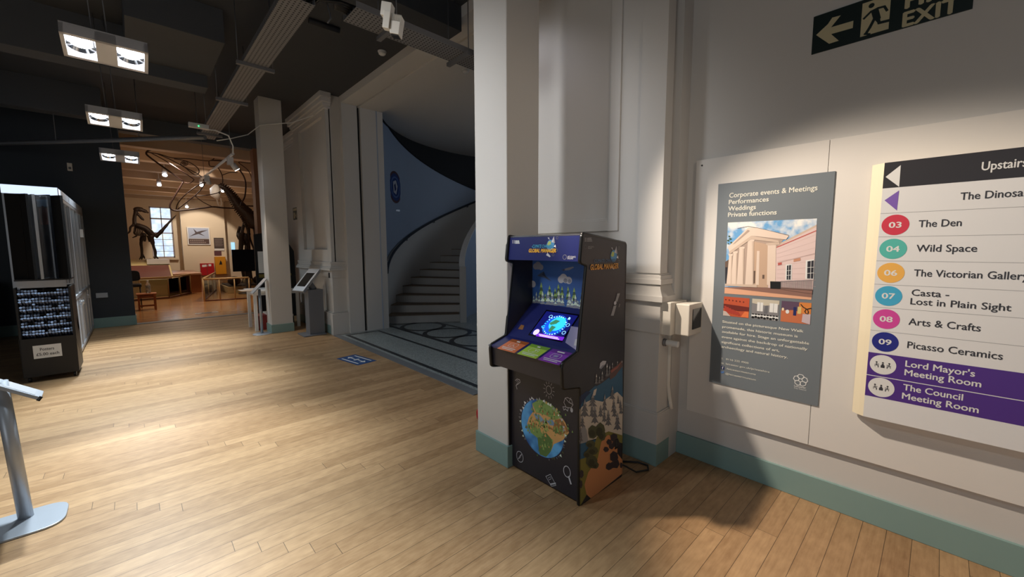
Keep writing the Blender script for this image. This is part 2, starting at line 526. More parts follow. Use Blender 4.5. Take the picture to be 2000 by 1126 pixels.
# poster wall
struct(MB().box(2.855, 3.1, -4, 1.25, 0, CEIL, M['wall']).build('wall_right'))
struct(MB().box(2.83, 2.855, -1.2, 0.459, 0.346, 2.093, M['panel_white']).build('wall_right', bevel=0.002))
struct(MB().box(2.83, 2.855, 0.461, 1.18, 0.346, 2.093, M['panel_white']).build('wall_right', bevel=0.002))
struct(MB().ball(on(1371, 323, 'x', 2.829), 0.006, M['black'], 0.4).build('wall_screw'))
struct(MB().box(2.838, 2.856, -4, 1.25, 0, 0.157, M['sage']).build('baseboard_right', bevel=0.003))

# panelled pilaster beside the poster wall; (z0, z1, inset)
pi = MB()
def stage(z0, z1, ins, m, x_back=2.72, y_back=DOOR_N):
    pi.box(2.534 + ins, x_back, 1.25 + ins, y_back, z0, z1, m)
stage(0, 0.157, 0.0, M['sage'])
stage(0.157, 0.37, 0.0, M['wall']); stage(0.37, 0.38, 0.003, M['wall']); stage(0.38, 0.93, 0.012, M['wall'])
stage(0.93, 1.02, 0.004, M['wall']); stage(1.02, 1.145, 0.009, M['wall'])
stage(1.145, 1.185, -0.012, M['wall'])
for i in range(24):                                 # cove
    a = i / 24 * math.pi / 2
    stage(1.185 + 0.075 * i / 24, 1.185 + 0.075 * (i + 1) / 24, -0.008 + 0.03 * math.sin(a), M['wall'])
stage(1.26, 1.295, 0.012, M['wall']); stage(1.295, 1.32, 0.02, M['wall']); stage(1.32, 1.334, 0.036, M['wall'])
pi.box(2.562, 2.66, 1.278, 1.455, 1.334, CEIL, M['wall'])           # strip at the corner
pi.box(2.585, 2.72, 1.455, DOOR_N, 1.334, CEIL, M['wall'])
pi.box(2.66, 2.86, 1.31, DOOR_N, 0, CEIL, M['wall'])                # set-back return
pi.box(2.72, 3.1, 1.25, DOOR_N, 0, CEIL, M['wall'])
for (y0, y1, z0, z1) in ((1.62, 1.70, 1.63, 3.62), (2.92, 3.0, 1.63, 3.62), (1.70, 2.92, 1.63, 1.71), (1.70, 2.92, 3.54, 3.62)):
    pi.box(2.572, 2.59, y0, y1, z0, z1, M['wall'])
for (y0, y1, z0, z1) in ((1.70, 1.715, 1.71, 3.54), (2.905, 2.92, 1.71, 3.54), (1.715, 2.905, 1.71, 1.725), (1.715, 2.905, 3.525, 3.54)):
    pi.box(2.578, 2.59, y0, y1, z0, z1, M['wall'])
struct(pi.build('wall_pilaster', bevel=0.003))

# square columns
def column(name, x0, x1, y0, y1):
    c = MB(); c.box(x0, x1, y0, y1, 0, CEIL, M['wall']); o = struct(c.build(name, bevel=0.006))
    b = MB(); b.box(x0 - 0.012, x1 + 0.012, y0 - 0.012, y1 + 0.012, 0, 0.155, M['sage']); struct(b.build('column_baseboard', bevel=0.004))
column('column', 1.79, 2.09, 1.95, 2.28)
column('column', 1.735, 2.085, 8.13, 8.46)

# far pier beyond the opening, with its sunk panel
fp = MB()
def fstage(z0, z1, ins, m): fp.box(2.52 + ins, 2.8, 7.27 + ins, 9.12 - ins, z0, z1, m)
fstage(0, 0.157, -0.04, M['sage']); fp.box(2.47, 2.8, 7.2, 7.3, 0, 0.38, M['wall'])
fstage(0.157, 0.38, -0.04, M['wall']); fstage(0.38, 0.40, -0.02, M['wall']); fstage(0.40, 1.0, 0.0, M['wall']); fstage(1.0, 1.13, -0.006, M['wall'])
fstage(1.13, 1.17, -0.055, M['wall']); fstage(1.17, 1.20, -0.04, M['wall']); fstage(1.20, 1.25, -0.02, M['wall']); fstage(1.25, 1.28, -0.03, M['wall'])
fp.box(2.575, 2.8, 7.27, 9.12, 1.28, CEIL, M['wall'])
for (y0, y1, z0, z1) in ((7.27, 7.43, 1.28, CEIL), (8.77, 9.12, 1.28, CEIL), (7.43, 8.77, 1.28, 1.5), (7.43, 8.77, 3.77, CEIL)):
    fp.box(2.52, 2.6, y0, y1, z0, z1, M['wall'])
struct(fp.build('wall_pier', bevel=0.004))
co = MB()
for z0, z1, p in ((3.86, 3.9, 0.02), (3.9, 3.95, 0.045), (3.95, 4.02, 0.075), (4.02, CEIL, 0.1)):
    co.box(2.52 - p, 2.6, 7.27 - p, 9.12 + p, z0, z1, M['wall']); co.box(2.75 - p, 2.8, 9.12, 11.06, z0 - 0.06, z1 - 0.06, M['wall'])
struct(co.build('trim_1', bevel=0.004))
struct(MB().box(2.75, 3.1, 9.12, 11.1, 0, CEIL, M['wall']).build('wall_right'))
struct(MB().box(2.735, 2.76, 9.12, 11.06, 0, 0.17, M['sage']).build('baseboard_right'))

# door surround: jambs and lintel with the dark shutter slot running round them
ds = MB()
ds.box(2.76, 3.03, DOOR_F, 7.4, 0, 4.0, M['wall']); ds.box(3.03, 3.08, DOOR_F + 0.05, 7.4, 0, 4.0, M['black']); ds.box(3.08, 3.5, DOOR_F - 0.01, 7.4, 0, 4.0, M['wall'])
ds.box(2.76, 3.5, 3.0, DOOR_N, 0, 4.0, M['wall'])
ds.box(2.76, 3.03, 3.0, 7.4, 3.985, CEIL + 0.1, M['wall']); ds.box(3.03, 3.06, 3.0, 7.4, 4.0, CEIL + 0.1, M['wall']); ds.box(3.06, 3.5, 3.0, 7.4, 3.975, CEIL + 0.1, M['wall'])
struct(ds.build('door_1', bevel=0.004))

# round stair hall
SX, SY, SR = 6.549, 5.656, 3.5
def arc_wall(mb, r0, r1, t0, t1, zl, zh, m, n=60):
    """curved wall between radii, z limits as functions of the angle"""
    v = []
    for i in range(n + 1):
        t = t0 + (t1 - t0) * i / n; a = zl(t) if callable(zl) else zl; b = zh(t) if callable(zh) else zh
        for r in (r0, r1):
            for z in (a, b): v.append((SX + r * math.cos(t), SY + r * math.sin(t), z))
    f = []
    for i in range(n):
        p, q = i * 4, i * 4 + 4
        f += [(p, q, q + 1, p + 1), (p + 2, p + 3, q + 3, q + 2), (p + 1, q + 1, q + 3, p + 3), (p, p + 2, q + 2, q)]
    mb.add(v, f, m, False); mb.add(v[:4], [(0, 1, 3, 2)], m); mb.add(v[-4:], [(0, 2, 3, 1)], m)
    return mb
sw = arc_wall(MB(), SR, SR + 0.15, 2.70, -2.64, 0, 4.06, M['wall_stair'], 110)
struct(sw.build('wall_stair'))
sb = arc_wall(MB(), SR - 0.05, SR + 0.01, 2.60, 0.1, lambda t: max(1.8, 4.17 - 0.955 * (2.472 - t)) if t < 2.56 else 4.04, 4.049, M['black_paint'], 60)
struct(sb.build('trim_2'))

# far dark wall with the way through to the gallery
GX0, GX1 = -0.035, 2.27
struct(MB().box(-7, GX0, 11.05, 11.3, 0, CEIL, M['dark_wall']).build('wall_far'))
struct(MB().box(GX0, GX1, 11.05, 11.3, 3.8, CEIL, M['beam']).build('wall_far'))
struct(MB().box(GX1, 3.1, 11.05, 11.3, 0, CEIL, M['wall']).build('wall_far'))
struct(MB().box(-7, GX0 + 0.012, 11.035, 11.31, 0, 0.19, M['sage']).build('baseboard_far', bevel=0.004))
M['oak'] = mat('oak_frame', (140, 92, 62), 0.5, noise=0.1, scale=12)
struct(MB().box(GX1 - 0.09, GX1 + 0.02, 11.02, 11.32, 0, 3.82, M['oak']).build('door_frame', bevel=0.004))
struct(MB().box(-0.03, 2.18, 11.02, 11.2, 0, 0.008, M['grey_strip']).build('trim_3'))

# gallery shell
WY = 24.0
gw = MB()
WX0, WX1, WZ0, WZ1 = 0.68, 1.46, 1.14, 3.44
gw.box(-3, WX0, WY + 0.5, WY + 0.7, 0, CEIL, M['gallery_wall']); gw.box(WX1, 1.72, WY + 0.5, WY + 0.7, 0, CEIL, M['gallery_wall'])
gw.box(WX0, WX1, WY + 0.5, WY + 0.7, 0, WZ0, M['gallery_wall']); gw.box(WX0, WX1, WY + 0.5, WY + 0.7, WZ1, CEIL, M['gallery_wall'])
gw.box(1.72, 3.38, WY, WY + 0.7, 0, CEIL, M['gallery_wall']); gw.box(3.38, 7, WY + 0.3, WY + 0.7, 0, CEIL, M['gallery_wall'])
struct(gw.build('wall_back'))
struct(MB().box(-3.2, -3, 11.3, 24.7, 0, CEIL, M['gallery_wall']).build('wall_left'))
struct(MB().box(7, 7.2, 11.3, 24.7, 0, CEIL, M['gallery_wall']).build('wall_right'))
gj = MB()
for i, y in enumerate((12.6, 14.4, 16.2, 18.0, 19.8, 21.6, 23.2)):
    gj.box(-3, 7, y, y + 0.28, 3.82, CEIL, M['gallery_ceiling'])
struct(gj.build('ceiling_beam', bevel=0.01))
gc = MB()
gc.box(-3, 1.72, WY + 0.3, WY + 0.5, 3.78, CEIL, M['gallery_ceiling']); gc.box(1.66, 3.44, WY - 0.12, WY, 3.8, CEIL, M['gallery_ceiling'])
gc.box(1.7, 3.4, WY - 0.02, WY, 0, 0.3, M['gallery_ceiling'])
struct(gc.build('trim_4', bevel=0.01))
# sash window, daylight behind the panes
wn, nn, ll, bb = new_mat('daylit_pane')
tc = nn.new('ShaderNodeTexCoord'); nz = nn.new('ShaderNodeTexNoise'); nz.inputs['Scale'].default_value = 3.5; nz.inputs['Detail'].default_value = 4
rp = nn.new('ShaderNodeValToRGB'); rp.color_ramp.elements[0].position = 0.42; rp.color_ramp.elements[1].position = 0.6
rp.color_ramp.elements[0].color = srgb((172, 190, 216)) + (1,); rp.color_ramp.elements[1].color = srgb((206, 226, 214)) + (1,)
ll.new(tc.outputs['Object'], nz.inputs['Vector']); ll.new(nz.outputs['Fac'], rp.inputs[0]); ll.new(rp.outputs[0], bb.inputs['Emission Color'])
bb.inputs['Emission Strength'].default_value = 1.25; bb.inputs['Base Color'].default_value = (0.1, 0.1, 0.12, 1); bb.inputs['Roughness'].default_value = 0.2
win = bpy.data.objects.new('window_1', None); COL.objects.link(win); win.location = (1.07, WY + 0.5, WZ0); win['kind'] = 'structure'
MB().box(WX0, WX1, WY + 0.6, WY + 0.62, WZ0, WZ1, wn).build('pane', win)
sf = MB()
M['sash'] = mat('sash_paint', (176, 168, 176), 0.5)
for x in (WX0, 1.06, WX1 - 0.05): sf.box(x, x + (0.03 if x == 1.06 else 0.05), WY + 0.55, WY + 0.6, WZ0, WZ1, M['sash'])
for z, h in ((WZ0, 0.05), (1.42, 0.02), (1.68, 0.02), (1.96, 0.02), (2.24, 0.05), (2.88, 0.06), (WZ1 - 0.05, 0.05)):
    sf.box(WX0, WX1, WY + 0.55, WY + 0.6, z, z + h, M['sash'])
sf.build('sash', win)
MB().box(WX0 - 0.1, WX1 + 0.12, WY + 0.36, WY + 0.52, WZ0 - 0.1, WZ0, M['gallery_wall']).build('sill', win)
for nm in ('pane', 'sash', 'sill'): bpy.data.objects[nm]['kind'] = 'structure'
# ================================================================== ARCADE CABINET
P_ = {}
def ink(name, rgb, rough=0.45): 
    if name not in P_: P_[name] = mat('print_' + name, rgb, rough)
    return P_[name]
for nm, c in dict(white=(226, 226, 224), grey=(150, 150, 152), dgrey=(104, 104, 108), mid=(112, 110, 112), sea=(44, 92, 124), sea2=(70, 140, 190), seadeep=(20, 44, 84), snow=(206, 196, 182),
                  grass=(128, 122, 58), sand=(206, 140, 92), bush=(80, 82, 56), bush2=(56, 58, 42), dark=(56, 48, 54), ship=(92, 66, 62), yellow=(240, 196, 50), orange=(232, 140, 40),
                  cyan=(62, 168, 206), green=(122, 152, 84), green2=(88, 118, 62), earth=(206, 158, 98), earth2=(146, 100, 58), navy=(30, 40, 96), sky=(52, 92, 156), pine=(140, 168, 92), pine2=(64, 86, 58),
                  mint=(206, 222, 204), plane=(66, 76, 98), cloud=(190, 190, 196), cloudsh=(136, 138, 148), black=(20, 20, 22), brown=(222, 120, 70), brown2=(160, 84, 36), lime=(172, 208, 72), lime2=(118, 162, 48), purple=(138, 62, 182), purple2=(106, 44, 146),
                  lilac=(150, 146, 182), skin=(190, 110, 80)).items(): ink(nm, c)

CX0, CX1, CY0, CY1, CT = 1.81, 2.255, 1.35, 1.963, 1.58
cab = thing('arcade_cabinet', 'tall dark arcade cabinet with glowing globe screen and three coloured panels', 'arcade machine', (2.03, 1.656, 0))
def rounded(pts, r, n=4):
    out = []
    for i, p in enumerate(pts):
        p = Vector(p); a = Vector(pts[i - 1]) - p; b = Vector(pts[(i + 1) % len(pts)]) - p
        q = min(r, a.length * 0.45, b.length * 0.45); a.normalize(); b.normalize()
        p0 = p + a * q; p1 = p + b * q
        for k in range(n + 1):
            t = k / n; out.append(tuple((1 - t) ** 2 * p0 + 2 * t * (1 - t) * p + t * t * p1))
    return out
prof = rounded([(1.812, 0.0), (1.802, 0.722), (1.652, 0.748), (1.644, 0.868), (1.655, 0.886), (1.783, 0.925), (1.808, 1.117), (1.848, 1.412), (1.788, 1.426), (1.806, 1.584), (2.25, 1.533), (2.262, 0.0)], 0.014)
for y0, y1, nm in ((CY0, CY0 + 0.018, 1), (CY1 - 0.018, CY1, 0)):
    o = MB().prism(prof, 'y', y0, y1, M['cab']).build('side_panel', cab)
    n = len(prof); ed = MB()
    ed.tube([(p[0], y0 + (0.009), p[1]) for p in prof] + [(prof[0][0], y0 + 0.009, prof[0][1])], 0.0115, M['edge'], 6, False)
    ed.build('edge_trim', o)
    if nm: sideP = o
yi0, yi1 = CY0 + 0.018, CY1 - 0.018
fpn = MB().box(1.822, 1.84, yi0, yi1, 0.012, 0.74, M['cab']).build('front_panel', cab)
cb = MB(); cb.prism([(1.662, 0.755), (1.655, 0.872), (1.79, 0.90), (1.83, 0.755)], 'y', yi0, yi1, M['cab']); cbox = cb.build('control_box', cab)
dk = MB(); dk.prism([(1.648, 0.872), (1.646, 0.886), (1.785, 0.928), (1.785, 0.90)], 'y', yi0, yi1, M['cab_navy']); deck = dk.build('control_deck', cab)
scp = MB().prism([(1.785, 0.90), (1.785, 0.927), (2.022, 1.125), (2.04, 1.11)], 'y', yi0, yi1, M['cab_navy']).build('screen_panel', cab)
bkp = MB().box(2.024, 2.04, yi0, yi1, 1.115, 1.43, M['cab']).build('picture_panel', cab)
mq = MB().prism([(1.796, 1.43), (1.812, 1.574), (2.2, 1.53), (2.2, 1.425)], 'y', yi0, yi1, M['cab_navy']).build('marquee', cab)
MB().prism([(2.2, 1.528), (1.812, 1.575), (1.815, 1.584), (2.24, 1.536)], 'y', yi0, yi1, M['cab']).build('roof_panel', cab)
MB().box(2.235, 2.25, yi0, yi1, 0.02, 1.53, M['cab']).build('rear_panel', cab)
for (x, y, z) in ((1.80, CY0 - 0.002, 1.57), (1.789, CY0 - 0.002, 0.934), (1.652, CY0 - 0.002, 0.880), (1.652, CY1, 0.880), (1.789, CY1, 0.934)): MB().ball((x - 0.004, y + 0.009, z), 0.006, M['alu']).build('screw_cap', cab)

# ---- print on the right side
fs = Fr((CX0, CY0, 0), (1, 0, 0), (0, 0, 1))
C = lambda pts: fs.crop(1120, 680, 3.517, pts)
sa = Art(fs)
sa.poly(C([(42, 345), (95, 305), (140, 262), (200, 218), (262, 165), (336, 118), (338, 330), (42, 420)]), P_['sea'], 0)
sa.poly(C([(42, 330), (90, 292), (120, 300), (90, 330), (42, 400)]), P_['seadeep'], 1)
sa.poly(C([(130, 330), (140, 285), (160, 275), (150, 320)]), P_['snow'], 1)
sa.poly(C([(42, 420), (80, 372), (125, 350), (200, 366), (240, 335), (300, 298), (338, 335), (336, 600), (240, 600), (150, 620), (42, 650)]), P_['snow'], 1)
sa.poly(C([(42, 655), (150, 625), (175, 660), (110, 745), (42, 765)]), P_['sea'], 2)
sa.poly(C([(42, 560), (70, 520), (90, 560), (100, 640), (42, 655)]), P_['grey'], 2)
sa.poly(C([(42, 762), (105, 740), (145, 650), (160, 605), (240, 568), (336, 596), (336, 650), (300, 640), (42, 1085)]), P_['grass'], 3)
sa.poly(C([(190, 640), (235, 592), (300, 620), (300, 720), (336, 765), (334, 858), (120, 1030), (88, 1000), (74, 935), (100, 850), (165, 755)]), P_['sand'], 4)
rnd = random.Random(3)
def conifer(cx, cy, h, w, cap='grey', body='dgrey', lay=5):
    for k in range(3):
        y0 = cy - h + k * h * 0.28; ww = w * (0.45 + 0.28 * k)
        sa.poly(C([(cx, y0), (cx - ww, y0 + h * 0.42), (cx - ww * 0.3, y0 + h * 0.36), (cx, y0 + h * 0.46), (cx + ww * 0.35, y0 + h * 0.36), (cx + ww, y0 + h * 0.42)]), P_[body], lay + 2 - k)
    sa.poly(C([(cx, cy - h), (cx - w * 0.3, cy - h * 0.68), (cx + w * 0.3, cy - h * 0.72)]), P_[cap], lay + 4)
for (cx, cy, h, w) in ((75, 470, 125, 32), (125, 470, 95, 20), (145, 515, 130, 26), (130, 400, 90, 32), (185, 470, 85, 20), (212, 430, 120, 20), (210, 505, 90, 18), (265, 350, 95, 22), (275, 440, 100, 22), (238, 530, 110, 24), (280, 470, 80, 20), (300, 560, 120, 28), (325, 450, 90, 14), (305, 380, 60, 12), (60, 540, 80, 22), (50, 640, 90, 14), (320, 410, 60, 12)):
    conifer(cx, cy, h, w)
for (cx, cy, h, w) in ((155, 245, 72, 12), (176, 240, 50, 9), (195, 225, 70, 12), (228, 195, 95, 14), (246, 185, 70, 11), (265, 150, 55, 8), (300, 130, 45, 8), (330, 130, 50, 7)):
    conifer(cx, cy, h, w, 'white', 'mid', 4)
sa.poly(C([(150, 262), (190, 240), (250, 195), (240, 180), (170, 225)]), P_['dark'], 3)
def blob(cx, cy, r, m, lay, n=9, sq=1.0):
    ph = rnd.random() * 6
    sa.poly(C([(cx + r * (0.85 + 0.25 * rnd.random()) * math.cos(ph + 2 * math.pi * k / n), cy + sq * r * (0.85 + 0.25 * rnd.random()) * math.sin(ph + 2 * math.pi * k / n)) for k in range(n)]), P_[m], lay)
for (cx, cy, r, q) in ((130, 575, 36, 1.3), (180, 560, 38, 1.3), (195, 595, 28, 1.3), (115, 655, 34, 0.8), (130, 700, 40, 0.8), (95, 725, 30, 0.9), (125, 775, 42, 1.1), (150, 800, 22, 1.2)):
    blob(cx, cy, r, 'bush', 8, 8, q); blob(cx - 6, cy + 8, r * 0.6, 'bush2', 9, 7, q)
for (cx, cy, r, q) in ((52, 860, 16, 2.0), (48, 930, 12, 2.4), (275, 610, 26, 1.2), (290, 650, 26, 1.2), (242, 640, 20, 1.0), (222, 692, 20, 1.0), (258, 668, 22, 1.0), (275, 740, 30, 1.3), (290, 790, 22, 1.7), (240, 810, 24, 1.2), (265, 800, 22, 1.1), (325, 800, 10, 2)):
    blob(cx, cy, r, 'dark', 10, 6, q)
sa.rect(*(lambda a, b: (a[0], b[0], b[1], a[1]))(C([(282, 628)])[0], C([(302, 680)])[0]), P_['black'], 12)
for k in range(5): sa.line(C([(285, 634 + k * 9), (299, 632 + k * 9)]), 0.002, P_['mid'], 13)
sa.poly(C([(250, 215), (246, 185), (262, 135), (300, 112), (322, 86), (336, 84), (336, 118), (285, 190)]), P_['ship'], 6)
sa.poly(C([(252, 150), (300, 120), (328, 92), (300, 135), (258, 168)]), ink('deck', (150, 84, 72)), 7)
sa.poly(C([(176, 135), (182, 100), (200, 84), (224, 86), (218, 108), (190, 140)]), P_['cloud'], 4)
sa.poly(C([(178, 138), (190, 140), (218, 108), (196, 116)]), P_['cloudsh'], 5)
C2 = lambda pts: fs.crop(1100, 440, 4.33, pts)
sa.poly(C2([(455, 575), (478, 573), (455, 645), (438, 640)]), P_['grey'], 4)
sa.poly(C2([(424, 680), (448, 676), (424, 762), (400, 762)]), P_['grey'], 4)
sa.ell(C2([(437, 655)])[0], 0.014, 0.012, P_['cloud'], 5); sa.poly(C2([(464, 690), (472, 660), (480, 662), (474, 690)]), P_['dgrey'], 4)
for k in range(5): sa.line(C2([(450 + k * 3, 590 + k * 9), (474 - k * 3, 590 + k * 9)]), 0.0015, P_['dgrey'], 5)
# small globe of the title
def globe(A, c, r, lay=4):
    A.ell(c, r, r * 1.05, P_['sea2'], lay)
    A.poly([(c[0] - 0.9 * r, c[1] + 0.1 * r), (c[0] - 0.5 * r, c[1] + 0.8 * r), (c[0] + 0.1 * r, c[1] + 0.7 * r), (c[0] + 0.1 * r, c[1] + 0.1 * r), (c[0] - 0.4 * r, c[1] - 0.2 * r)], ink('lime_land', (170, 186, 96)), lay + 1)
    A.poly([(c[0] + 0.2 * r, c[1] + 0.6 * r), (c[0] + 0.75 * r, c[1] + 1.75 * r), (c[0] + 1.2 * r, c[1] + 0.35 * r)], P_['cloud'], lay + 1)
    A.poly([(c[0] + 0.75 * r, c[1] + 1.75 * r), (c[0] + 1.2 * r, c[1] + 0.35 * r), (c[0] + 0.75 * r, c[1] + 0.5 * r)], P_['cloudsh'], lay + 2)
    A.poly([(c[0] + 0.9 * r, c[1] - 0.3 * r), (c[0] + 1.5 * r, c[1] - 0.5 * r), (c[0] + 1.3 * r, c[1] + 0.1 * r)], P_['white'], lay + 2)
    A.poly([(c[0] - 0.9 * r, c[1] + 1.5 * r), (c[0] - 0.3 * r, c[1] + 1.0 * r), (c[0] - 0.5 * r, c[1] + 1.5 * r)], P_['cloud'], lay + 1)
    A.poly([(c[0] + 0.1 * r, c[1] - 2.4 * r), (c[0] - 0.9 * r, c[1] - 2.0 * r), (c[0] - 0.6 * r, c[1] - 1.5 * r), (c[0] - 0.1 * r, c[1] - 1.9 * r), (c[0] + 0.3 * r, c[1] - 2.2 * r)], P_['cloud'], lay + 1)
    for dx, dy in ((1.6, 1.4), (1.7, -1.0), (0.9, -1.9)): A.ring((c[0] + dx * r, c[1] + dy * r), 0.25 * r, 0.07 * r, P_['mid'], lay, 12)
globe(sa, C2([(425, 258)])[0], 0.034)
sa.build('side_print', sideP)
ts = Txt(fs)
a, b, t_ = C2([(226, 375), (462, 362), (226, 330)])
ts.word('GLOBAL MANAGER', (a[0], (a[1] + b[1]) / 2), b[0] - a[0], t_[1] - a[1], P_['orange'], 10, 0.03, 0.18)
ts.word('GLOBAL MANAGER', (a[0] - 0.001, (a[1] + b[1]) / 2 + 0.002), b[0] - a[0], (t_[1] - a[1]) * 0.97, ink('amber', (214, 160, 60)), 12, 0.005, 0.18)
a, b, t_ = C2([(258, 312), (440, 306), (258, 286)])
ts.word('CLIMATE CHANGE', (a[0], (a[1] + b[1]) / 2), b[0] - a[0], t_[1] - a[1], ink('dullblue', (62, 96, 130)), 10, 0.02, 0.18)
a, b = C2([(208, 185), (258, 180)]); ts.word('ARTS COUNCIL', a, b[0] - a[0], 0.007, P_['grey'], 4)
a, b = C2([(208, 198), (240, 195)]); ts.word('ENGLAND', a, b[0] - a[0], 0.007, P_['grey'], 4)
for k, w in enumerate(('Leicester', 'Museums', 'Galleries')):
    ts.line(C2([(200, 109 + 12 * k), (236 + 3 * k, 107 + 12 * k)]), 0.004, P_['grey'], 4)
    for dx in (182, 190):
        c = C2([(dx, 108 + 12 * k)])[0]; ts.ell(c, 0.003, 0.004, P_['grey'], 4)
ts.ring(C2([(188, 182)])[0], 0.011, 0.001, P_['dgrey'], 4)
ts.build('lettering', sideP)

# ---- lower front panel: globe and doodles
ff = Fr((1.822, CY1, 0), (0, -1, 0), (0, 0, 1))
K = lambda pts: ff.crop(980, 720, 4.023, pts)
fa = Art(ff)
gc_ = ff.px(1058, 836); gr = 0.183
def disc(A, c, r, m, lay, a0=0, a1=360, n=40, sx=1.0): A.poly([(c[0] + sx * r * math.cos(R(a0 + (a1 - a0) * k / n)), c[1] + r * math.sin(R(a0 + (a1 - a0) * k / n))) for k in range(n)], m, lay)
sea_m, nn2, ll2, bb2 = new_mat('globe_sea')
tcc = nn2.new('ShaderNodeTexCoord'); nzz = nn2.new('ShaderNodeTexNoise'); nzz.inputs['Scale'].default_value = 9
rr = nn2.new('ShaderNodeValToRGB'); rr.color_ramp.elements[0].color = srgb((36, 92, 156)) + (1,); rr.color_ramp.elements[1].color = srgb((96, 176, 232)) + (1,); rr.color_ramp.elements[0].position = 0.35; rr.color_ramp.elements[1].position = 0.65
ll2.new(tcc.outputs['Object'], nzz.inputs[0]); ll2.new(nzz.outputs['Fac'], rr.inputs[0]); ll2.new(rr.outputs[0], bb2.inputs['Base Color'])
disc(fa, gc_, gr * 1.02, P_['navy'], 0); disc(fa, gc_, gr, sea_m, 1)
fa.poly(K([(240, 270), (300, 240), (380, 270), (440, 330), (500, 420), (530, 500), (480, 560), (410, 590), (390, 640), (350, 690), (300, 670), (290, 590), (280, 530), (230, 500), (200, 430), (215, 380), (250, 330)]), P_['earth'], 2)
fa.poly(K([(240, 270), (300, 238), (380, 268), (440, 325), (470, 380), (420, 400), (340, 360), (270, 340)]), P_['green'], 3)
fa.poly(K([(280, 520), (350, 500), (400, 560), (400, 600), (385, 650), (350, 690), (300, 670), (288, 600)]), P_['green2'], 3)
fa.poly(K([(205, 440), (230, 430), (300, 480), (330, 520), (280, 540), (230, 500)]), P_['green'], 3)
fa.poly(K([(250, 350), (300, 360), (340, 410), (330, 430), (270, 390)]), ink('lake', (120, 150, 176)), 3)
fa.poly(K([(340, 390), (400, 400), (430, 450), (380, 440)]), ink('lake2', (108, 140, 170)), 3)
fa.poly(K([(420, 400), (470, 390), (530, 490), (460, 520), (400, 480)]), P_['earth2'], 4)
for k in range(240):
    a = rnd.random(); 
    x, y = rnd.choice(((300, 300, 70, 45), (340, 600, 50, 75), (420, 360, 60, 40), (460, 470, 60, 50), (240, 440, 40, 50), (330, 440, 90, 60)))[:2]
    x += rnd.gauss(0, 30); y += rnd.gauss(0, 28); r = 0.0045 + 0.006 * rnd.random()
    c = K([(x, y)])[0]; mm = P_[rnd.choice(('green2', 'green', 'green', 'green2', 'earth2', 'earth', 'pine'))]
    fa.poly([(c[0] - r, c[1] - r), (c[0] + r, c[1] - r), (c[0], c[1] + 1.6 * r)], mm, 5)
for k in range(46):                                   # trees and bergs round the rim
    an = R(-70 + 330 * k / 46 + rnd.uniform(-3, 3)); rr_ = gr * rnd.uniform(0.98, 1.06); c = (gc_[0] + rr_ * math.cos(an), gc_[1] + rr_ * math.sin(an))
    top = math.sin(an) > 0.25; r = rnd.uniform(0.006, 0.011); d = Vector((math.cos(an), math.sin(an))); q = Vector((-d.y, d.x))
    mm = P_[rnd.choice(('cloud', 'white', 'grey') if top else ('green2', 'bush', 'dgrey', 'mint'))]
    if -50 < math.degrees(an) % 360 - 270 < 20 and not top: continue
    cv = Vector(c); fa.poly([tuple(cv - q * r), tuple(cv + q * r), tuple(cv + q * r * 0.4 + d * r * 1.2), tuple(cv + d * r * 1.9)], mm, 6)
def doodle(pts, w=0.0035, close=False): fa.line(K(pts), w, P_['cloud'], 5, close)
doodle([(108, 90), (122, 78), (142, 84), (146, 104), (130, 118), (114, 128), (122, 158)]); doodle([(116, 95), (128, 90), (134, 100), (122, 116), (116, 126)], 0.002)
c = K([(372, 165)])[0]; fa.ring(c, 0.022, 0.0028, P_['cloud'], 5, 20, 1.2)
for k in range(12):
    a = 2 * math.pi * k / 12; fa.line([(c[0] + 0.032 * math.cos(a), c[1] + 0.038 * math.sin(a)), (c[0] + 0.046 * math.cos(a), c[1] + 0.054 * math.sin(a))], 0.0025, P_['cloud'], 5)
doodle([(500, 228), (490, 262), (508, 300), (545, 306), (562, 280), (550, 240), (520, 224), (500, 228)]); doodle([(500, 228), (530, 262), (562, 280)]); doodle([(545, 226), (530, 262), (552, 268)], 0.0025)
doodle([(506, 298), (482, 296), (490, 322), (502, 312), (520, 330), (524, 306)]); fa.ell(K([(551, 322)])[0], 0.01, 0.014, P_['cloud'], 5)
c = K([(144, 688)])[0]; fa.ring(c, 0.032, 0.004, P_['cloud'], 5, 24, 1.15); doodle([(132, 705), (144, 682), (158, 668), (146, 694), (132, 705)], 0.003)
c = K([(514, 805)])[0]; fa.ring(c, 0.026, 0.005, P_['cloud'], 5, 24, 1.3); doodle([(528, 845), (545, 900)], 0.012)
doodle([(348, 842), (384, 826), (428, 912), (392, 920), (348, 842)]); doodle([(392, 920), (384, 900), (426, 892)], 0.003); doodle([(368, 852), (384, 846), (390, 862), (374, 870), (368, 852)], 0.0025); doodle([(386, 904), (424, 898)], 0.008)
fa.build('front_print', fpn)

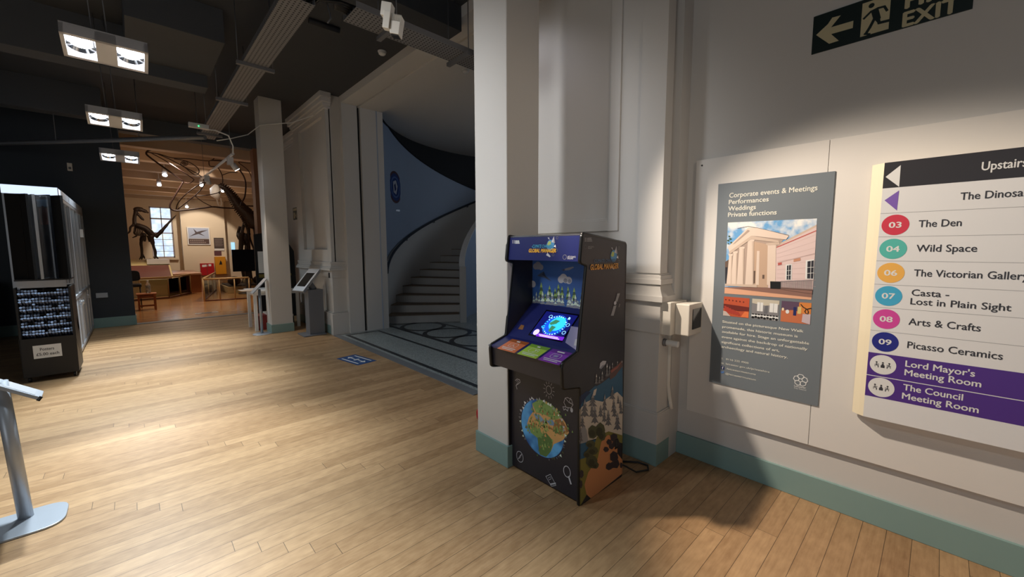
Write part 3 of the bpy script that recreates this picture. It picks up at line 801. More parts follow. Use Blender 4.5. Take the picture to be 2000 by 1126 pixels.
# ---- marquee
n_ = Vector((1.812 - 1.796, 0, 1.574 - 1.43)).normalized()
fm = Fr((1.796, CY1 - 0.018, 1.43), (0, -1, 0), n_)
Q = lambda pts: fm.crop(960, 440, 6.257, pts)
ma = Art(fm); globe(ma, Q([(722, 240)])[0], 0.03); ma.build('marquee_print', mq)
tm = Txt(fm)
a, b, t_ = Q([(458, 330), (790, 330), (458, 288)])
tm.word('GLOBAL MANAGER', (a[0], (a[1] + b[1]) / 2), b[0] - a[0], t_[1] - a[1], P_['orange'], 9, 0.045, 0.2)
tm.word('GLOBAL MANAGER', (a[0], (a[1] + b[1]) / 2 + 0.0015), b[0] - a[0], (t_[1] - a[1]) * 0.98, P_['yellow'], 11, 0.015, 0.2)
a, b, t_ = Q([(495, 272), (745, 272), (495, 236)])
tm.word('-CLIMATE CHANGE-', (a[0], (a[1] + b[1]) / 2), b[0] - a[0], t_[1] - a[1], P_['cyan'], 9, 0.02, 0.2)
for k, w in enumerate(('Leicester', 'Museums', 'Galleries')):
    tm.line(Q([(292, 189 + 14 * k), (338 + 3 * k, 189 + 14 * k)]), 0.005, P_['white'], 4)
for dx in (262, 280): tm.line(Q([(dx, 182), (dx, 218)]), 0.003, P_['white'], 4)
tm.ring(Q([(896, 386)])[0], 0.013, 0.002, P_['grey'], 4)
a, b = Q([(930, 392), (1032, 392)]); tm.word('ARTS COUNCIL', a, b[0] - a[0], 0.009, P_['white'], 4)
a, b = Q([(930, 412), (998, 412)]); tm.word('ENGLAND', a, b[0] - a[0], 0.009, P_['white'], 4)
tm.build('lettering', mq)

# ---- picture above the screen
fb = Fr((2.024, CY1, 0), (0, -1, 0), (0, 0, 1))
B = lambda pts: fb.crop(960, 440, 6.257, pts)
ba = Art(fb)
ba.rect(0.02, CY1 - CY0 - 0.02, 1.125, 1.43, P_['sky'], 0)
def cloud_(A, T, pts, lay=2, m='cloud'):
    for x, y, r in pts: c = T([(x, y)])[0]; A.ell(c, r * 0.0010, r * 0.0009, P_[m], lay)
cloud_(ba, B, ((540, 500, 24), (570, 490, 30), (605, 510, 22)), 2, 'cloudsh')
cloud_(ba, B, ((850, 660, 26), (880, 640, 30), (905, 660, 26), (945, 670, 26)), 2); cloud_(ba, B, ((905, 672, 16), (955, 680, 14)), 3, 'cloudsh'); cloud_(ba, B, ((508, 715, 26),), 2)
ba.poly(B([(575, 600), (640, 560), (662, 612), (745, 685), (650, 640), (560, 615)]), P_['plane'], 3); ba.poly(B([(640, 560), (620, 600), (700, 665), (660, 612)]), ink('plane2', (44, 54, 76)), 4)
ba.poly(B([(865, 545), (920, 520), (1000, 502), (1008, 515), (950, 545), (885, 552)]), P_['cloudsh'], 3); ba.poly(B([(862, 540), (890, 530), (905, 545), (880, 556)]), P_['plane'], 4)
def pine(x, y, h, w, m1, m2, lay):
    for k in range(4):
        y0 = y - h + k * h * 0.23; ww = 1.35 * w * (0.4 + 0.22 * k)
        ba.poly(B([(x, y0), (x - ww, y0 + h * 0.34), (x + ww, y0 + h * 0.34)]), P_[m1 if k % 2 == 0 else m2], lay + (3 - k))
for (x, y, h, w) in ((610, 880, 190, 30), (712, 870, 140, 26), (820, 880, 170, 28), (865, 880, 140, 24), (938, 900, 160, 26), (1012, 920, 165, 28), (780, 890, 130, 22), (1110, 960, 180, 26), (660, 930, 100, 20)):
    pine(x, y, h, w, 'pine', 'pine2', 2)
for (x, y, h, w) in ((520, 945, 90, 16), (553, 940, 130, 18), (585, 945, 100, 16), (628, 955, 150, 24), (695, 960, 170, 28), (745, 965, 155, 24), (785, 975, 90, 16), (825, 970, 180, 26), (870, 975, 140, 22), (955, 990, 185, 28), (990, 1000, 120, 20), (1030, 1005, 165, 24), (940, 990, 80, 20), (1095, 1015, 120, 24), (1060, 1000, 90, 16)):
    pine(x, y, h, w, 'mint', 'cloudsh', 7)
ba.build('picture_print', bkp)

# ---- screen panel
vs = Vector((2.022 - 1.785, 0, 1.125 - 0.927)).normalized()
fsc = Fr((1.785, CY1, 0.927), (0, -1, 0), vs)
S = lambda pts: fsc.crop(950, 590, 6.62, pts)
sc = MB(); q = [fsc.P(*p, 0.0015) for p in S([(600, 422), (1010, 495), (1150, 170), (745, 112)])]; 
uu = S([(600, 422), (1010, 495), (1150, 170), (745, 112)]); u0 = (uu[0][0] + uu[3][0]) / 2; u1 = (uu[1][0] + uu[2][0]) / 2; v0 = (uu[0][1] + uu[1][1]) / 2; v1 = (uu[2][1] + uu[3][1]) / 2
def frbox(mb, f, a0, a1, b0, b1, w0, w1, m):
    v = [f.P(x, y, z) for z in (w0, w1) for y in (b0, b1) for x in (a0, a1)]
    return mb.add(v, [(0, 2, 3, 1), (4, 5, 7, 6), (0, 1, 5, 4), (2, 6, 7, 3), (0, 4, 6, 2), (1, 3, 7, 5)], m)
def glow(name, rgb, s): return mat(name, rgb, 0.3, emit=s)
E = dict(bg=glow('screen_blue', (14, 18, 88), 0.9), cy=glow('screen_cyan', (40, 160, 236), 1.6), pale=glow('screen_pale', (150, 214, 250), 1.3), grn=glow('screen_green', (56, 120, 84), 0.8), pur=glow('screen_purple', (96, 30, 170), 1.2), lil=glow('screen_lilac', (196, 176, 250), 1.2), dk=glow('screen_dark', (8, 10, 40), 0.6), blu=glow('screen_midblue', (20, 70, 190), 1.2))
scr = frbox(MB(), fsc, u0, u1, v0, v1, -0.004, 0.002, E['bg']).build('screen', scp)
frbox(MB(), fsc, u0 - 0.012, u1 + 0.012, v0 - 0.012, v1 + 0.012, -0.004, 0.0005, M['black_gloss']).build('screen_bezel', scp)
ea = Art(fsc, 0.0024)
c = S([(885, 300)])[0]; g0 = 0.075
ea.ring(c, g0 * 1.13, 0.004, E['blu'], 0, 30); ea.ell(c, g0, g0, E['blu'], 1); ea.ell((c[0] + 0.012, c[1] + 0.014), g0 * 0.8, g0 * 0.78, E['cy'], 2)
ea.poly([(c[0] - 0.05, c[1] + 0.01), (c[0] - 0.02, c[1] + 0.045), (c[0] + 0.02, c[1] + 0.04), (c[0] + 0.005, c[1] + 0.012), (c[0] - 0.03, c[1] - 0.005)], E['grn'], 3)
ea.poly([(c[0] - 0.02, c[1] - 0.005), (c[0] + 0.02, c[1] - 0.012), (c[0] + 0.005, c[1] - 0.06), (c[0] - 0.02, c[1] - 0.05)], E['grn'], 3)
for k in range(26):
    a = 2 * math.pi * k / 26; rr_ = g0 * rnd.uniform(0.97, 1.05); ea.ell((c[0] + rr_ * math.cos(a), c[1] + rr_ * math.sin(a)), 0.006, 0.005, E['pale' if rnd.random() > .4 else 'cy'], 3, 0, 8)
for (x, y) in ((835, 188), (1055, 298), (1003, 397)): ea.ring(S([(x, y)])[0], 0.012, 0.003, E['pale'], 3, 16)
ea.poly(S([(1050, 225), (1075, 195), (1092, 205), (1080, 230)]), E['pale'], 3); ea.line(S([(760, 310), (720, 312), (722, 332), (755, 330)]), 0.005, E['cy'], 3)
ea.poly(S([(640, 440), (985, 500), (1012, 455), (660, 398)]), E['pur'], 1)
ea.ell(S([(648, 388)])[0], 0.022, 0.024, E['lil'], 3); ea.line(S([(682, 418), (925, 462)]), 0.006, E['lil'], 3); ea.line(S([(690, 434), (940, 482)]), 0.006, E['lil'], 3)
ea.build('screen_image', scr)
# printed figures of the panel reduced to plain shapes: a pale sheet on the right
pa = Art(fsc)
pa.poly(S([(1095, 308), (1215, 330), (1192, 640), (1020, 520)]), P_['lilac'], 0)
pa.poly(S([(1130, 560), (1150, 480), (1185, 470), (1165, 560)]), P_['cloud'], 1); pa.poly(S([(410, 345), (450, 290), (490, 300), (470, 355)]), P_['earth2'], 1)
pa.build('panel_print', scp)

# ---- control deck cards
vd = Vector((1.785 - 1.646, 0, 0.928 - 0.886)).normalized()
fd = Fr((1.646, CY1, 0.886), (0, -1, 0), vd)
D_ = lambda pts: fd.crop(950, 590, 6.62, pts)
for nm, quad, m1, m2, title, icon in (('orange', [(135, 600), (365, 660), (555, 520), (335, 475)], 'brown', 'brown2', 0.07, 0), ('green', [(385, 665), (630, 732), (835, 595), (600, 538)], 'lime', 'lime2', 0.055, 1), ('purple', [(665, 740), (920, 818), (1140, 660), (865, 605)], 'purple', 'purple2', 0.15, 2)):
    pts = D_(quad); a0 = (pts[0][0] + pts[3][0]) / 2; a1 = (pts[1][0] + pts[2][0]) / 2; b0 = (pts[0][1] + pts[1][1]) / 2 + 0.004; b1 = (pts[2][1] + pts[3][1]) / 2 - 0.002
    card = frbox(MB(), fd, a0, a1, b0, b1, -0.001, 0.0015, P_[m1]).build('button_card', deck); card['label'] = nm + ' printed button card'
    ca = Txt(fd, 0.0021); h = b1 - b0; w = a1 - a0; cx = (a0 + a1) / 2
    ca.rect(a0, a1, b1 - 0.24 * h, b1, P_[m2], 0)
    ca.line([(cx - title * w, b1 - 0.14 * h), (cx + title * w, b1 - 0.14 * h)], 0.09 * h, P_['white'], 3)
    y0, y1, x0, x1 = b0 + 0.34 * h, b0 + 0.68 * h, cx - 0.22 * w, cx + 0.22 * w
    ca.line([(x0, y0 + .01), (x0 + .008, y0), (x1 - .008, y0), (x1, y0 + .01), (x1, y1 - .01), (x1 - .008, y1), (x0 + .008, y1), (x0, y1 - .01)], 0.0025, P_['white'], 3, True)
    if icon == 0: ca.line([(cx - .02, y0 + .01), (cx, y1 - .015), (cx + .005, y0 + .015), (cx + .02, y0 + .01)], 0.003, P_['white'], 3)
    if icon == 1: ca.line([(cx, y0 + .004), (cx + .015, y0 + .02), (cx + .005, y1 - .01), (cx + .03, y1 - .018)], 0.004, P_['white'], 3)
    if icon == 2: ca.rect(cx - .016, cx + .016, y0 + .012, y1 - .012, P_['lilac'], 3)
    for k, ww in enumerate((0.74, 0.62)):                # small print too fine to read
        x = -ww / 2
        while x < ww / 2:
            d = rnd.uniform(0.05, 0.13); ca.line([(cx + x * w, b0 + (0.22 - 0.11 * k) * h), (cx + (x + d) * w, b0 + (0.22 - 0.11 * k) * h)], 0.05 * h, P_['white'], 3); x += d + 0.03
    ca.build('lettering', card)

# power lead looping out behind the cabinet
tag(MB().tube([(2.25, 1.42, 0.10), (2.30, 1.36, 0.06), (2.36, 1.30, 0.012), (2.45, 1.26, 0.008), (2.50, 1.29, 0.008), (2.49, 1.36, 0.008), (2.42, 1.44, 0.008), (2.36, 1.52, 0.01), (2.33, 1.6, 0.02)], 0.006, M['black'], 8).build('power_cable', origin=(2.42, 1.36, 0)), 'black power lead looping over the floor behind the arcade machine', 'cable')
# ================================================================== SIGNS ON THE RIGHT
# grey events poster
po = thing('event_poster', 'grey portrait poster about meetings and weddings with portico photo', 'poster', (2.83, 0.73, 0.59))
PY0, PY1, PZ0, PZ1 = 1.030, 0.427, 0.592, 1.919
M['poster'] = mat('poster_grey', (112, 120, 126), 0.42)
sheet = MB().box(2.824, 2.83, PY1, PY0, PZ0, PZ1, M['poster']).build('sheet', po)
fpo = Fr((2.824, PY0, 0), (0, -1, 0), (0, 0, 1))
tw = Txt(fpo)
ivory = ink('ivory', (224, 222, 210)); 
k1 = 1.908
def pw(T, txt, x0, y0, x1, y1, cap, m=ivory, cx=1340, cy=260, k=1.908, bold=0.012, layer=2):
    T.pxword(txt, (cx + x0 / k, cy + y0 / k), (cx + x1 / k, cy + y1 / k), cap / k, m, layer, bold)
pw(tw, 'Corporate events & Meetings', 161, 240, 490, 212, 17, bold=0.02); pw(tw, 'Performances', 159, 263, 308, 255, 16, bold=0.02)
pw(tw, 'Weddings', 157, 288, 260, 283, 16, bold=0.02); pw(tw, 'Private functions', 156, 311, 338, 303, 16, bold=0.02)
tw.build('heading', sheet)
tb = Txt(fpo)
kk = 5.632
for txt, x0, y0, x1, y1 in (('Situated on the picturesque New Walk', 62, 168, 953, 272), ('promenade, this historic museum is', 60, 225, 890, 326), ('available for hire. Stage an unforgettable', 57, 278, 1015, 406), ('event against the backdrop of nationally', 54, 334, 997, 470), ('significant collections of art,', 52, 388, 688, 487), ('archaeology and natural history.', 50, 442, 780, 558)):
    p = fpo.px(1400 + x0 / kk, 600 + y0 / kk); q = fpo.px(1400 + x1 / kk, 600 + y1 / kk); tb.word(txt, (p[0], (p[1] + q[1]) / 2), q[0] - p[0], 0.0152, ivory, 2, 0.018)
for txt, x0, y0, x1, y1 in (('T:', 50, 572, 70, 574), ('0116 225 4900', 102, 578, 350, 618), ('W:', 47, 620, 80, 626), ('leicester.gov.uk/privatehire', 100, 630, 580, 715), ('/leicestermuseums', 105, 682, 428, 742), ('@leicestermuseum', 95, 738, 430, 800)):
    p = fpo.px(1400 + x0 / kk, 600 + y0 / kk); q = fpo.px(1400 + x1 / kk, 600 + y1 / kk); tb.word(txt, (p[0], (p[1] + q[1]) / 2), q[0] - p[0], 0.0115, ivory, 2, 0.006)
c = fpo.crop(1400, 600, kk, [(66, 662)])[0]; tb.rect(c[0] - .010, c[0] + .010, c[1] - .012, c[1] + .012, ink('fb', (44, 54, 96)), 2); tb.word('f', (c[0], c[1] - 0.009), None, 0.017, P_['white'], 3, 0.02, 0, 'c')
c = fpo.crop(1400, 600, kk, [(63, 710)])[0]; tb.poly([(c[0] - .011, c[1] + .008), (c[0] - .002, c[1] + .002), (c[0] + .003, c[1] + .01), (c[0] + .012, c[1] + .006), (c[0] + .006, c[1] - .006), (c[0] - .004, c[1] - .01), (c[0] - .011, c[1] - .006)], ink('bird', (84, 120, 176)), 2)
tb.build('body_text', sheet)
cl = Txt(fpo)                                       # five-petalled flower emblem
c = fpo.crop(1400, 600, kk, [(921, 800)])[0]
for k in range(5):
    a = R(90 + 72 * k); p = (c[0] + 0.021 * math.cos(a), c[1] + 0.021 * math.sin(a)); q = (-math.sin(a), math.cos(a)); d = (math.cos(a), math.sin(a))
    P5 = [(p[0] + q[0] * x + d[0] * y, p[1] + q[1] * x + d[1] * y) for x, y in ((-0.006, -0.012), (-0.016, 0.003), (-0.008, 0.013), (0.008, 0.013), (0.016, 0.003), (0.006, -0.012))]
    cl.line(P5, 0.0038, P_['white'], 2, True)
cl.ring(c, 0.009, 0.003, P_['white'], 3, 14)
p, q = fpo.crop(1400, 600, kk, [(850, 872), (982, 890)]); cl.word('Leicester', (p[0], (p[1] + q[1]) / 2), q[0] - p[0], 0.011, P_['white'], 2, 0.01)
p, q = fpo.crop(1400, 600, kk, [(850, 893), (982, 912)]); cl.word('City Council', (p[0], (p[1] + q[1]) / 2), q[0] - p[0], 0.008, P_['white'], 2)
cl.build('emblem', sheet)
# photograph of the portico
F = lambda pts: fpo.crop(1400, 410, 4.895, pts)
ph = Art(fpo)
skyM = clouds('photo_sky', (104, 164, 214), (240, 238, 232), 9)
pc = F([(105, 118), (958, 82), (905, 852), (75, 800)]); u0 = (pc[0][0] + pc[3][0]) / 2; u1 = (pc[1][0] + pc[2][0]) / 2; v1 = (pc[0][1] + pc[1][1]) / 2; v0 = (pc[2][1] + pc[3][1]) / 2
ph.rect(u0, u1, v0, v1, skyM, 1)
stone = ink('stone', (226, 206, 190)); stone2 = ink('stone2', (206, 184, 166)); stone3 = ink('stone3', (178, 156, 142)); pink = ink('pinkwall', (222, 198, 194)); pink2 = ink('pinkwall2', (198, 172, 168)); redb = ink('redband', (186, 92, 84)); dkp = ink('darkpane', (44, 44, 52)); plz = ink('plaza', (222, 168, 136)); plz2 = ink('plaza2', (140, 104, 92)); leaf_ = ink('leaf', (70, 92, 56)); bronze = ink('bronze', (104, 84, 72))
G = lambda p, m, l: ph.poly(F(p), m, l)
ph.poly([(u0, v0), (u1, v0), (u1, F([(912, 770)])[0][1]), (u0, F([(75, 735)])[0][1])], plz, 2)
G([(75, 735), (380, 735), (912, 768), (910, 835), (500, 790), (75, 740)], plz2, 3)
G([(80, 495), (118, 470), (110, 720), (80, 712)], bronze, 2); G([(82, 545), (104, 545), (100, 700), (80, 700)], dkp, 3)
G([(545, 345), (955, 150), (918, 770), (480, 740)], pink, 2)
G([(570, 335), (955, 138), (952, 160), (572, 350)], stone2, 3); G([(570, 352), (952, 192), (952, 202), (572, 362)], redb, 3)
for k in range(9): ph.line(F([(575, 380 + k * 38), (945, 235 + k * 62)]), 0.0012, pink2, 3)
G([(580, 500), (935, 410), (935, 418), (580, 508)], pink2, 4); G([(585, 505), (622, 498), (622, 520), (585, 528)], redb, 5); G([(735, 470), (800, 455), (800, 482), (735, 495)], ink('tan', (196, 140, 112)), 5)
G([(660, 520), (720, 515), (715, 668), (658, 668)], P_['white'], 5); G([(672, 530), (710, 524), (706, 664), (668, 664)], dkp, 6); G([(852, 480), (932, 470), (926, 660), (846, 658)], P_['white'], 5); G([(868, 490), (928, 480), (922, 655), (864, 653)], dkp, 6)
for (x0, x1, ys) in ((668, 712, (575, 620)), (862, 930, (545, 600))):
    for y in ys: ph.line(F([(x0, y + 4), (x1, y)]), 0.0022, P_['white'], 7)
ph.line(F([(690, 525), (686, 666)]), 0.002, P_['white'], 7); ph.line(F([(902, 484), (896, 656)]), 0.002, P_['white'], 7)
G([(120, 375), (300, 190), (660, 255), (600, 330), (500, 420), (480, 740), (90, 720), (118, 470)], stone3, 3)
G([(355, 300), (500, 330), (490, 740), (360, 735)], ink('porch', (196, 166, 142)), 4); G([(352, 580), (370, 580), (366, 700), (350, 700)], bronze, 5); G([(385, 390), (410, 390), (402, 715), (372, 712)], stone, 5); G([(437, 618), (457, 618), (455, 655), (436, 655)], bronze, 6)
G([(488, 330), (568, 315), (560, 735), (480, 712)], stone, 5); G([(470, 318), (600, 300), (600, 330), (480, 338)], stone2, 6)
for (xa, xb, yt, yb, o) in ((120, 148, 430, 705, -22), (160, 196, 405, 712, -22), (218, 262, 362, 712, -24), (298, 355, 292, 712, -22)):
    G([(xa, yt), (xb, yt), (xb + o * .5 + 6, yb), (xa + o - 4, yb)], stone, 6); G([(xa + (xb - xa) * .7, yt), (xb, yt), (xb + o * .5 + 6, yb), (xb + o * .5 - 4, yb)], stone2, 7); G([(xa - 8, yt - 12), (xb + 8, yt - 12), (xb + 4, yt + 6), (xa - 4, yt + 6)], stone, 7)
G([(80, 704), (385, 712), (385, 738), (80, 722)], stone2, 8)
G([(108, 352), (300, 168), (400, 172), (690, 245), (662, 282), (330, 245), (120, 395)], stone, 8); G([(120, 395), (330, 245), (590, 290), (600, 312), (325, 278), (128, 420)], stone2, 9); G([(150, 330), (298, 188), (320, 198), (175, 320)], stone3, 9); ph.line(F([(200, 175), (300, 155), (400, 172), (690, 240)]), 0.0022, bronze, 9)
G([(512, 680), (612, 682), (612, 752), (512, 748)], P_['black'], 9); G([(612, 735), (915, 755), (912, 800), (612, 755)], plz2, 9)
for k in range(34): ph.line(F([(615 + k * 9, 680 - k * .4), (613 + k * 9, 748 + k * .6)]), 0.0014, P_['dgrey'], 10)
ph.line(F([(612, 680), (918, 668)]), 0.0022, P_['dgrey'], 10); ph.line(F([(612, 748), (915, 766)]), 0.0022, P_['black'], 10)
for (x, y, r) in ((120, 250, 9), (130, 275, 12), (110, 290, 10), (140, 310, 10), (112, 320, 7)): ph.ell(F([(x, y)])[0], r * .00062, r * .0005, leaf_, 9)
ph.build('building_photo', sheet)
def thumb(name, quad, bg):
    A = Art(fpo); q = F(quad); u0 = (q[0][0] + q[3][0]) / 2; u1 = (q[1][0] + q[2][0]) / 2; v1 = (q[0][1] + q[1][1]) / 2; v0 = (q[2][1] + q[3][1]) / 2
    A.rect(u0, u1, v0, v1, bg, 1); return A, (u0, u1, v0, v1), lambda a, b: (u0 + a * (u1 - u0), v0 + b * (v1 - v0))
A, bx, U = thumb('a', [(70, 825), (312, 842), (305, 1030), (60, 1008)], ink('hall_red', (188, 84, 54)))
A.poly([U(0, .62), U(1, .55), U(1, .35), U(.6, .3), U(0, .4)], ink('seat_dark', (110, 40, 34)), 2)
for k in range(6):
    A.poly([U(.02 + .1 * k, .5 - .05 * k), U(.1 + .1 * k, .52 - .05 * k), U(.2 + .1 * k, .2 - .02 * k), U(.1 + .1 * k, .16 - .02 * k)], ink('seat_red', (170, 62, 50)), 3)
    A.ell(U(.08 + .14 * k, .84 - .01 * k), .004, .005, ink('seat_dark', (110, 40, 34)), 3)
A.poly([U(.7, .02), U(1, .02), U(1, .3), U(.85, .32)], ink('hall_floor', (226, 120, 70)), 3); A.poly([U(0, 0), U(.3, 0), U(.12, .22), U(0, .25)], ink('pale_grey', (196, 180, 172)), 4)
A.build('lecture_room_photo', sheet)
A, bx, U = thumb('b', [(345, 848), (600, 862), (588, 1060), (325, 1035)], ink('room_grey', (132, 130, 132)))
A.poly([U(0, .78), U(.5, .7), U(1, .8), U(1, 1), U(0, 1)], ink('room_ceiling', (196, 188, 170)), 2); A.poly([U(.45, .3), U(.6, .3), U(.6, .72), U(.5, .7)], P_['dgrey'], 2)
for a0, a1 in ((.2, .42), (.66, .95)): A.rect(U(a0, 0)[0], U(a1, 0)[0], U(0, .4)[1], U(0, .84)[1], P_['white'], 3); A.line([U((a0 + a1) / 2, .4), U((a0 + a1) / 2, .84)], .002, P_['grey'], 4)
A.poly([U(0, .1), U(1, .02), U(1, .24), U(0, .22)], P_['white'], 3)
for k in range(9): A.ell(U(.06 + .11 * k, .07 + .03 * (k % 2)), .008, .007, P_['black'], 4); A.ell(U(.06 + .11 * k, .23), .007, .004, P_['black'], 4)
A.build('meeting_room_photo', sheet)
A, bx, U = thumb('c', [(622, 866), (908, 888), (890, 1090), (608, 1065)], ink('gal_floor', (196, 112, 74)))
A.poly([U(0, .55), U(.4, .6), U(.62, .55), U(.62, 1), U(0, 1)], ink('gal_dark', (92, 70, 92)), 2); A.poly([U(.6, .5), U(1, .45), U(1, 1), U(.6, .98)], ink('gal_orange', (214, 132, 64)), 2)
A.ell(U(.22, .5), .009, .012, P_['white'], 4); A.ell(U(.06, .6), .006, .009, ink('glowy', (244, 220, 180)), 4); A.rect(U(.42, 0)[0], U(.52, 0)[0], U(0, .35)[1], U(0, .75)[1], P_['navy'], 4); A.rect(U(.56, 0)[0], U(.68, 0)[0], U(0, .45)[1], U(0, .78)[1], ink('case_y', (214, 190, 120)), 3)
A.poly([U(.72, .08), U(1, .0), U(1, .48), U(.74, .46)], ink('plinth_l', (196, 178, 184)), 5); A.line([U(.66, .9), U(.74, .78), U(.86, .7), U(1, .76)], .005, P_['black'], 6); A.line([U(.84, .7), U(.8, .58), U(.86, .48)], .004, P_['black'], 6); A.line([U(.88, .7), U(.92, .58), U(.9, .47)], .004, P_['black'], 6)
A.build('gallery_photo', sheet)

# floor directory standing off the wall
di = thing('directory_sign', 'white wall directory of numbered galleries with black header and purple rows', 'sign', (2.83, -0.15, 0.62))
DX = 2.765
Y0 = on(1728, 318, 'x', DX).y; Z1 = on(1728, 318, 'x', DX).z; Z0 = on(1686, 812, 'x', DX).z; YE = -0.55
M['dir_white'] = mat('directory_white', (226, 226, 226), 0.35); M['dir_edge'] = mat('directory_edge', (228, 216, 188), 0.45)
d_ = MB(); 
d_.prism([(DX, YE), (DX, Y0), (2.778, Y0 + 0.02), (2.80, Y0 + 0.048), (2.812, Y0 + 0.05), (2.812, YE)], 'z', Z0, Z1, M['dir_edge']); body = d_.build('sign_body', di)
for yy in (Y0 - 0.05, YE + 0.1):
    MB().box(2.812, 2.83, yy - 0.03, yy, Z0 + 0.1, Z1 - 0.1, M['alu']).build('wall_bracket', di)
fdi = Fr((DX, Y0, 0), (0, -1, 0), (0, 0, 1)); WD = Y0 - YE
da = Art(fdi)
zz = lambda x, y: fdi.px(x, y)[1]
rows = [Z1, zz(1722.6, 368), zz(1718.7, 417), zz(1714, 462.5), zz(1710, 508.8), zz(1706.6, 554.4), zz(1703, 598.5), zz(1699, 643.6), zz(1696.7, 686.5), zz(1692, 730.5), zz(1689.5, 770.7), Z0]
charcoal = ink('charcoal', (44, 42, 46)); pur = ink('row_purple', (78, 44, 134)); txc = ink('text_dark', (52, 52, 58)); lin = ink('row_line', (150, 150, 152))
da.rect(0, WD, Z0, Z1, M['dir_white'], 0); da.rect(0, WD, rows[1], Z1, charcoal, 1)
for z in rows[2:8]: da.rect(0, WD, z - 0.0009, z + 0.0009, lin, 1)
da.rect(0, WD, rows[9] + 0.002, rows[8], pur, 1); da.rect(0, WD, rows[10], rows[9] - 0.002, pur, 1)
H_ = lambda pts: fdi.crop(1640, 260, 1.817, pts)
da.poly(H_([(163, 155), (217, 113), (211, 190)]), P_['white'], 2); da.poly(H_([(159, 238), (211, 203), (203, 274)]), ink('arrow_purple', (124, 92, 176)), 2)
discs = (((197, 325), 'd3', (206, 56, 76)), ((189, 410), 'd4', (86, 184, 172)), ((181, 495), 'd6', (236, 178, 84)), ((173, 577), 'd7', (66, 168, 206)), ((165, 659), 'd8', (210, 70, 156)), ((161, 740), 'd9', (30, 38, 132)))
rad = (rows[2] - rows[3]) * 0.43
for p, n_, c_ in discs: da.ell(H_([p])[0], rad, rad, ink(n_, c_), 2, 0, 40)
mt = []
for p in ((153, 821), (147, 901)):
    c = H_([p])[0]; mt.append(c); da.ell(c, rad * 1.0, rad, P_['white'], 2, 0, 40)
    for dx, s in ((-.024, 1), (0, 0), (.024, -1)):
        x = c[0] + dx; da.ell((x, c[1] + 0.010), .004, .004, txc, 3, 0, 12); 
        if s: da.line([(x, c[1] + .004), (x, c[1] - .006), (x + .007 * s, c[1] - .006), (x + .007 * s, c[1] - .016)], .0035, txc, 3); da.line([(x, c[1]), (x + .009 * s, c[1] + .001)], .003, txc, 3); da.line([(x - .005 * s, c[1]), (x - .005 * s, c[1] - .013)], .0022, txc, 3)
        else: da.rect(x - .0075, x + .0075, c[1] - .016, c[1] - .002, txc, 3); da.rect(x - .004, x + .004, c[1] - .002, c[1] + .005, txc, 3)
da.build('sign_print', body)
dt = Txt(fdi)
ml = lambda t, x0, y0, x1, y1, capz, m=txc, b=0.012: (lambda p, q: dt.word(t, (p[0], (p[1] + q[1]) / 2), q[0] - p[0], capz, m, 3, b))(*H_([(x0, y0), (x1, y1)]))
ml('The Den', 279, 333, 432, 329, .0325); ml('Wild Space', 271, 421, 487, 419, .0325); ml('Lost in Plain Sight', 250, 607, 608, 630, .0305); ml('Casta -', 254, 578, 388, 580, .0305)
ml('Arts & Crafts', 243, 681, 500, 700, .0325); ml('Picasso Ceramics', 239, 761, 578, 803, .0325)
ml("Lord Mayor's", 232, 828, 480, 862, .030, P_['white'], .02); ml('Meeting Room', 229, 858, 502, 900, .030, P_['white'], .02); ml('The Council', 224, 910, 437, 947, .030, P_['white'], .02); ml('Meeting Room', 220, 942, 493, 990, .030, P_['white'], .02)
def run(t, x0, y0, x1, y1, vis, capz, m=txc, b=.012):
    """the visible letters end at x1; the words run on past the picture"""
    p, q = H_([(x0, y0), (x1, y1)]); v, f = text_mesh(vis, 0, 0); w0 = max(a[0] for a in v) - min(a[0] for a in v)
    v, f = text_mesh(t, 0, 0); w1 = max(a[0] for a in v) - min(a[0] for a in v); dt.word(t, (p[0], (p[1] + q[1]) / 2), (q[0] - p[0]) * w1 / w0, capz, m, 3, b)
run('The Victorian Gallery', 262, 508, 648, 518, 'The Victorian Galler', .0325)
run('The Dinosaur Gallery', 427, 236, 650, 224, 'The Dinosa', .0325); run('Upstairs', 502, 134, 648, 117, 'Upstair', .036, P_['white'], .02)
for p, n_, c_ in discs:
    c = H_([p])[0]; dt.word('0' + n_[1], (c[0], c[1] - .0135), None, .027, P_['white'], 3, .025, 0, 'c', 1.25)
dt.build('lettering', body)

# fire exit sign high on the wall
ex = thing('exit_sign', 'dark green fire exit sign with cream arrow high on the wall', 'sign', (2.855, 0.28, 2.57))
exg = ink('exit_green', (22, 36, 34), 0.35); exc = ink('exit_cream', (196, 186, 150), 0.5)
EY0, EY1 = 0.577, -0.02; EZ0 = on(1583.7, 107.2, 'x', 2.85).z; EZ1 = EZ0 + 0.2
plate = MB().box(2.850, 2.855, EY1, EY0, EZ0, EZ1, exg).build('plate', ex, bevel=0.001)
fex = Fr((2.850, EY0, 0), (0, -1, 0), (0, 0, 1)); X_ = lambda pts: fex.crop(1540, 0, 4.348, pts)
xa = Art(fex)
xa.poly(X_([(235, 298), (335, 205), (372, 150), (445, 130), (362, 232), (552, 176), (546, 238), (362, 290), (428, 346), (345, 372)]), exc, 1)
p = X_([(628, 45), (868, -22), (852, 255), (608, 322)]); u0 = (p[0][0] + p[3][0]) / 2; u1 = (p[1][0] + p[2][0]) / 2
xa.rect(u0, u1, EZ0 + .018, EZ1 - .018, exc, 1)
man = X_([(706, 48), (640, 160), (700, 100), (760, 70), (815, 55), (838, 90), (735, 110), (760, 150), (770, 195), (870, 170), (730, 160), (690, 235), (655, 290)])
xa.ell(man[0], .0115, .0115, exg, 2)
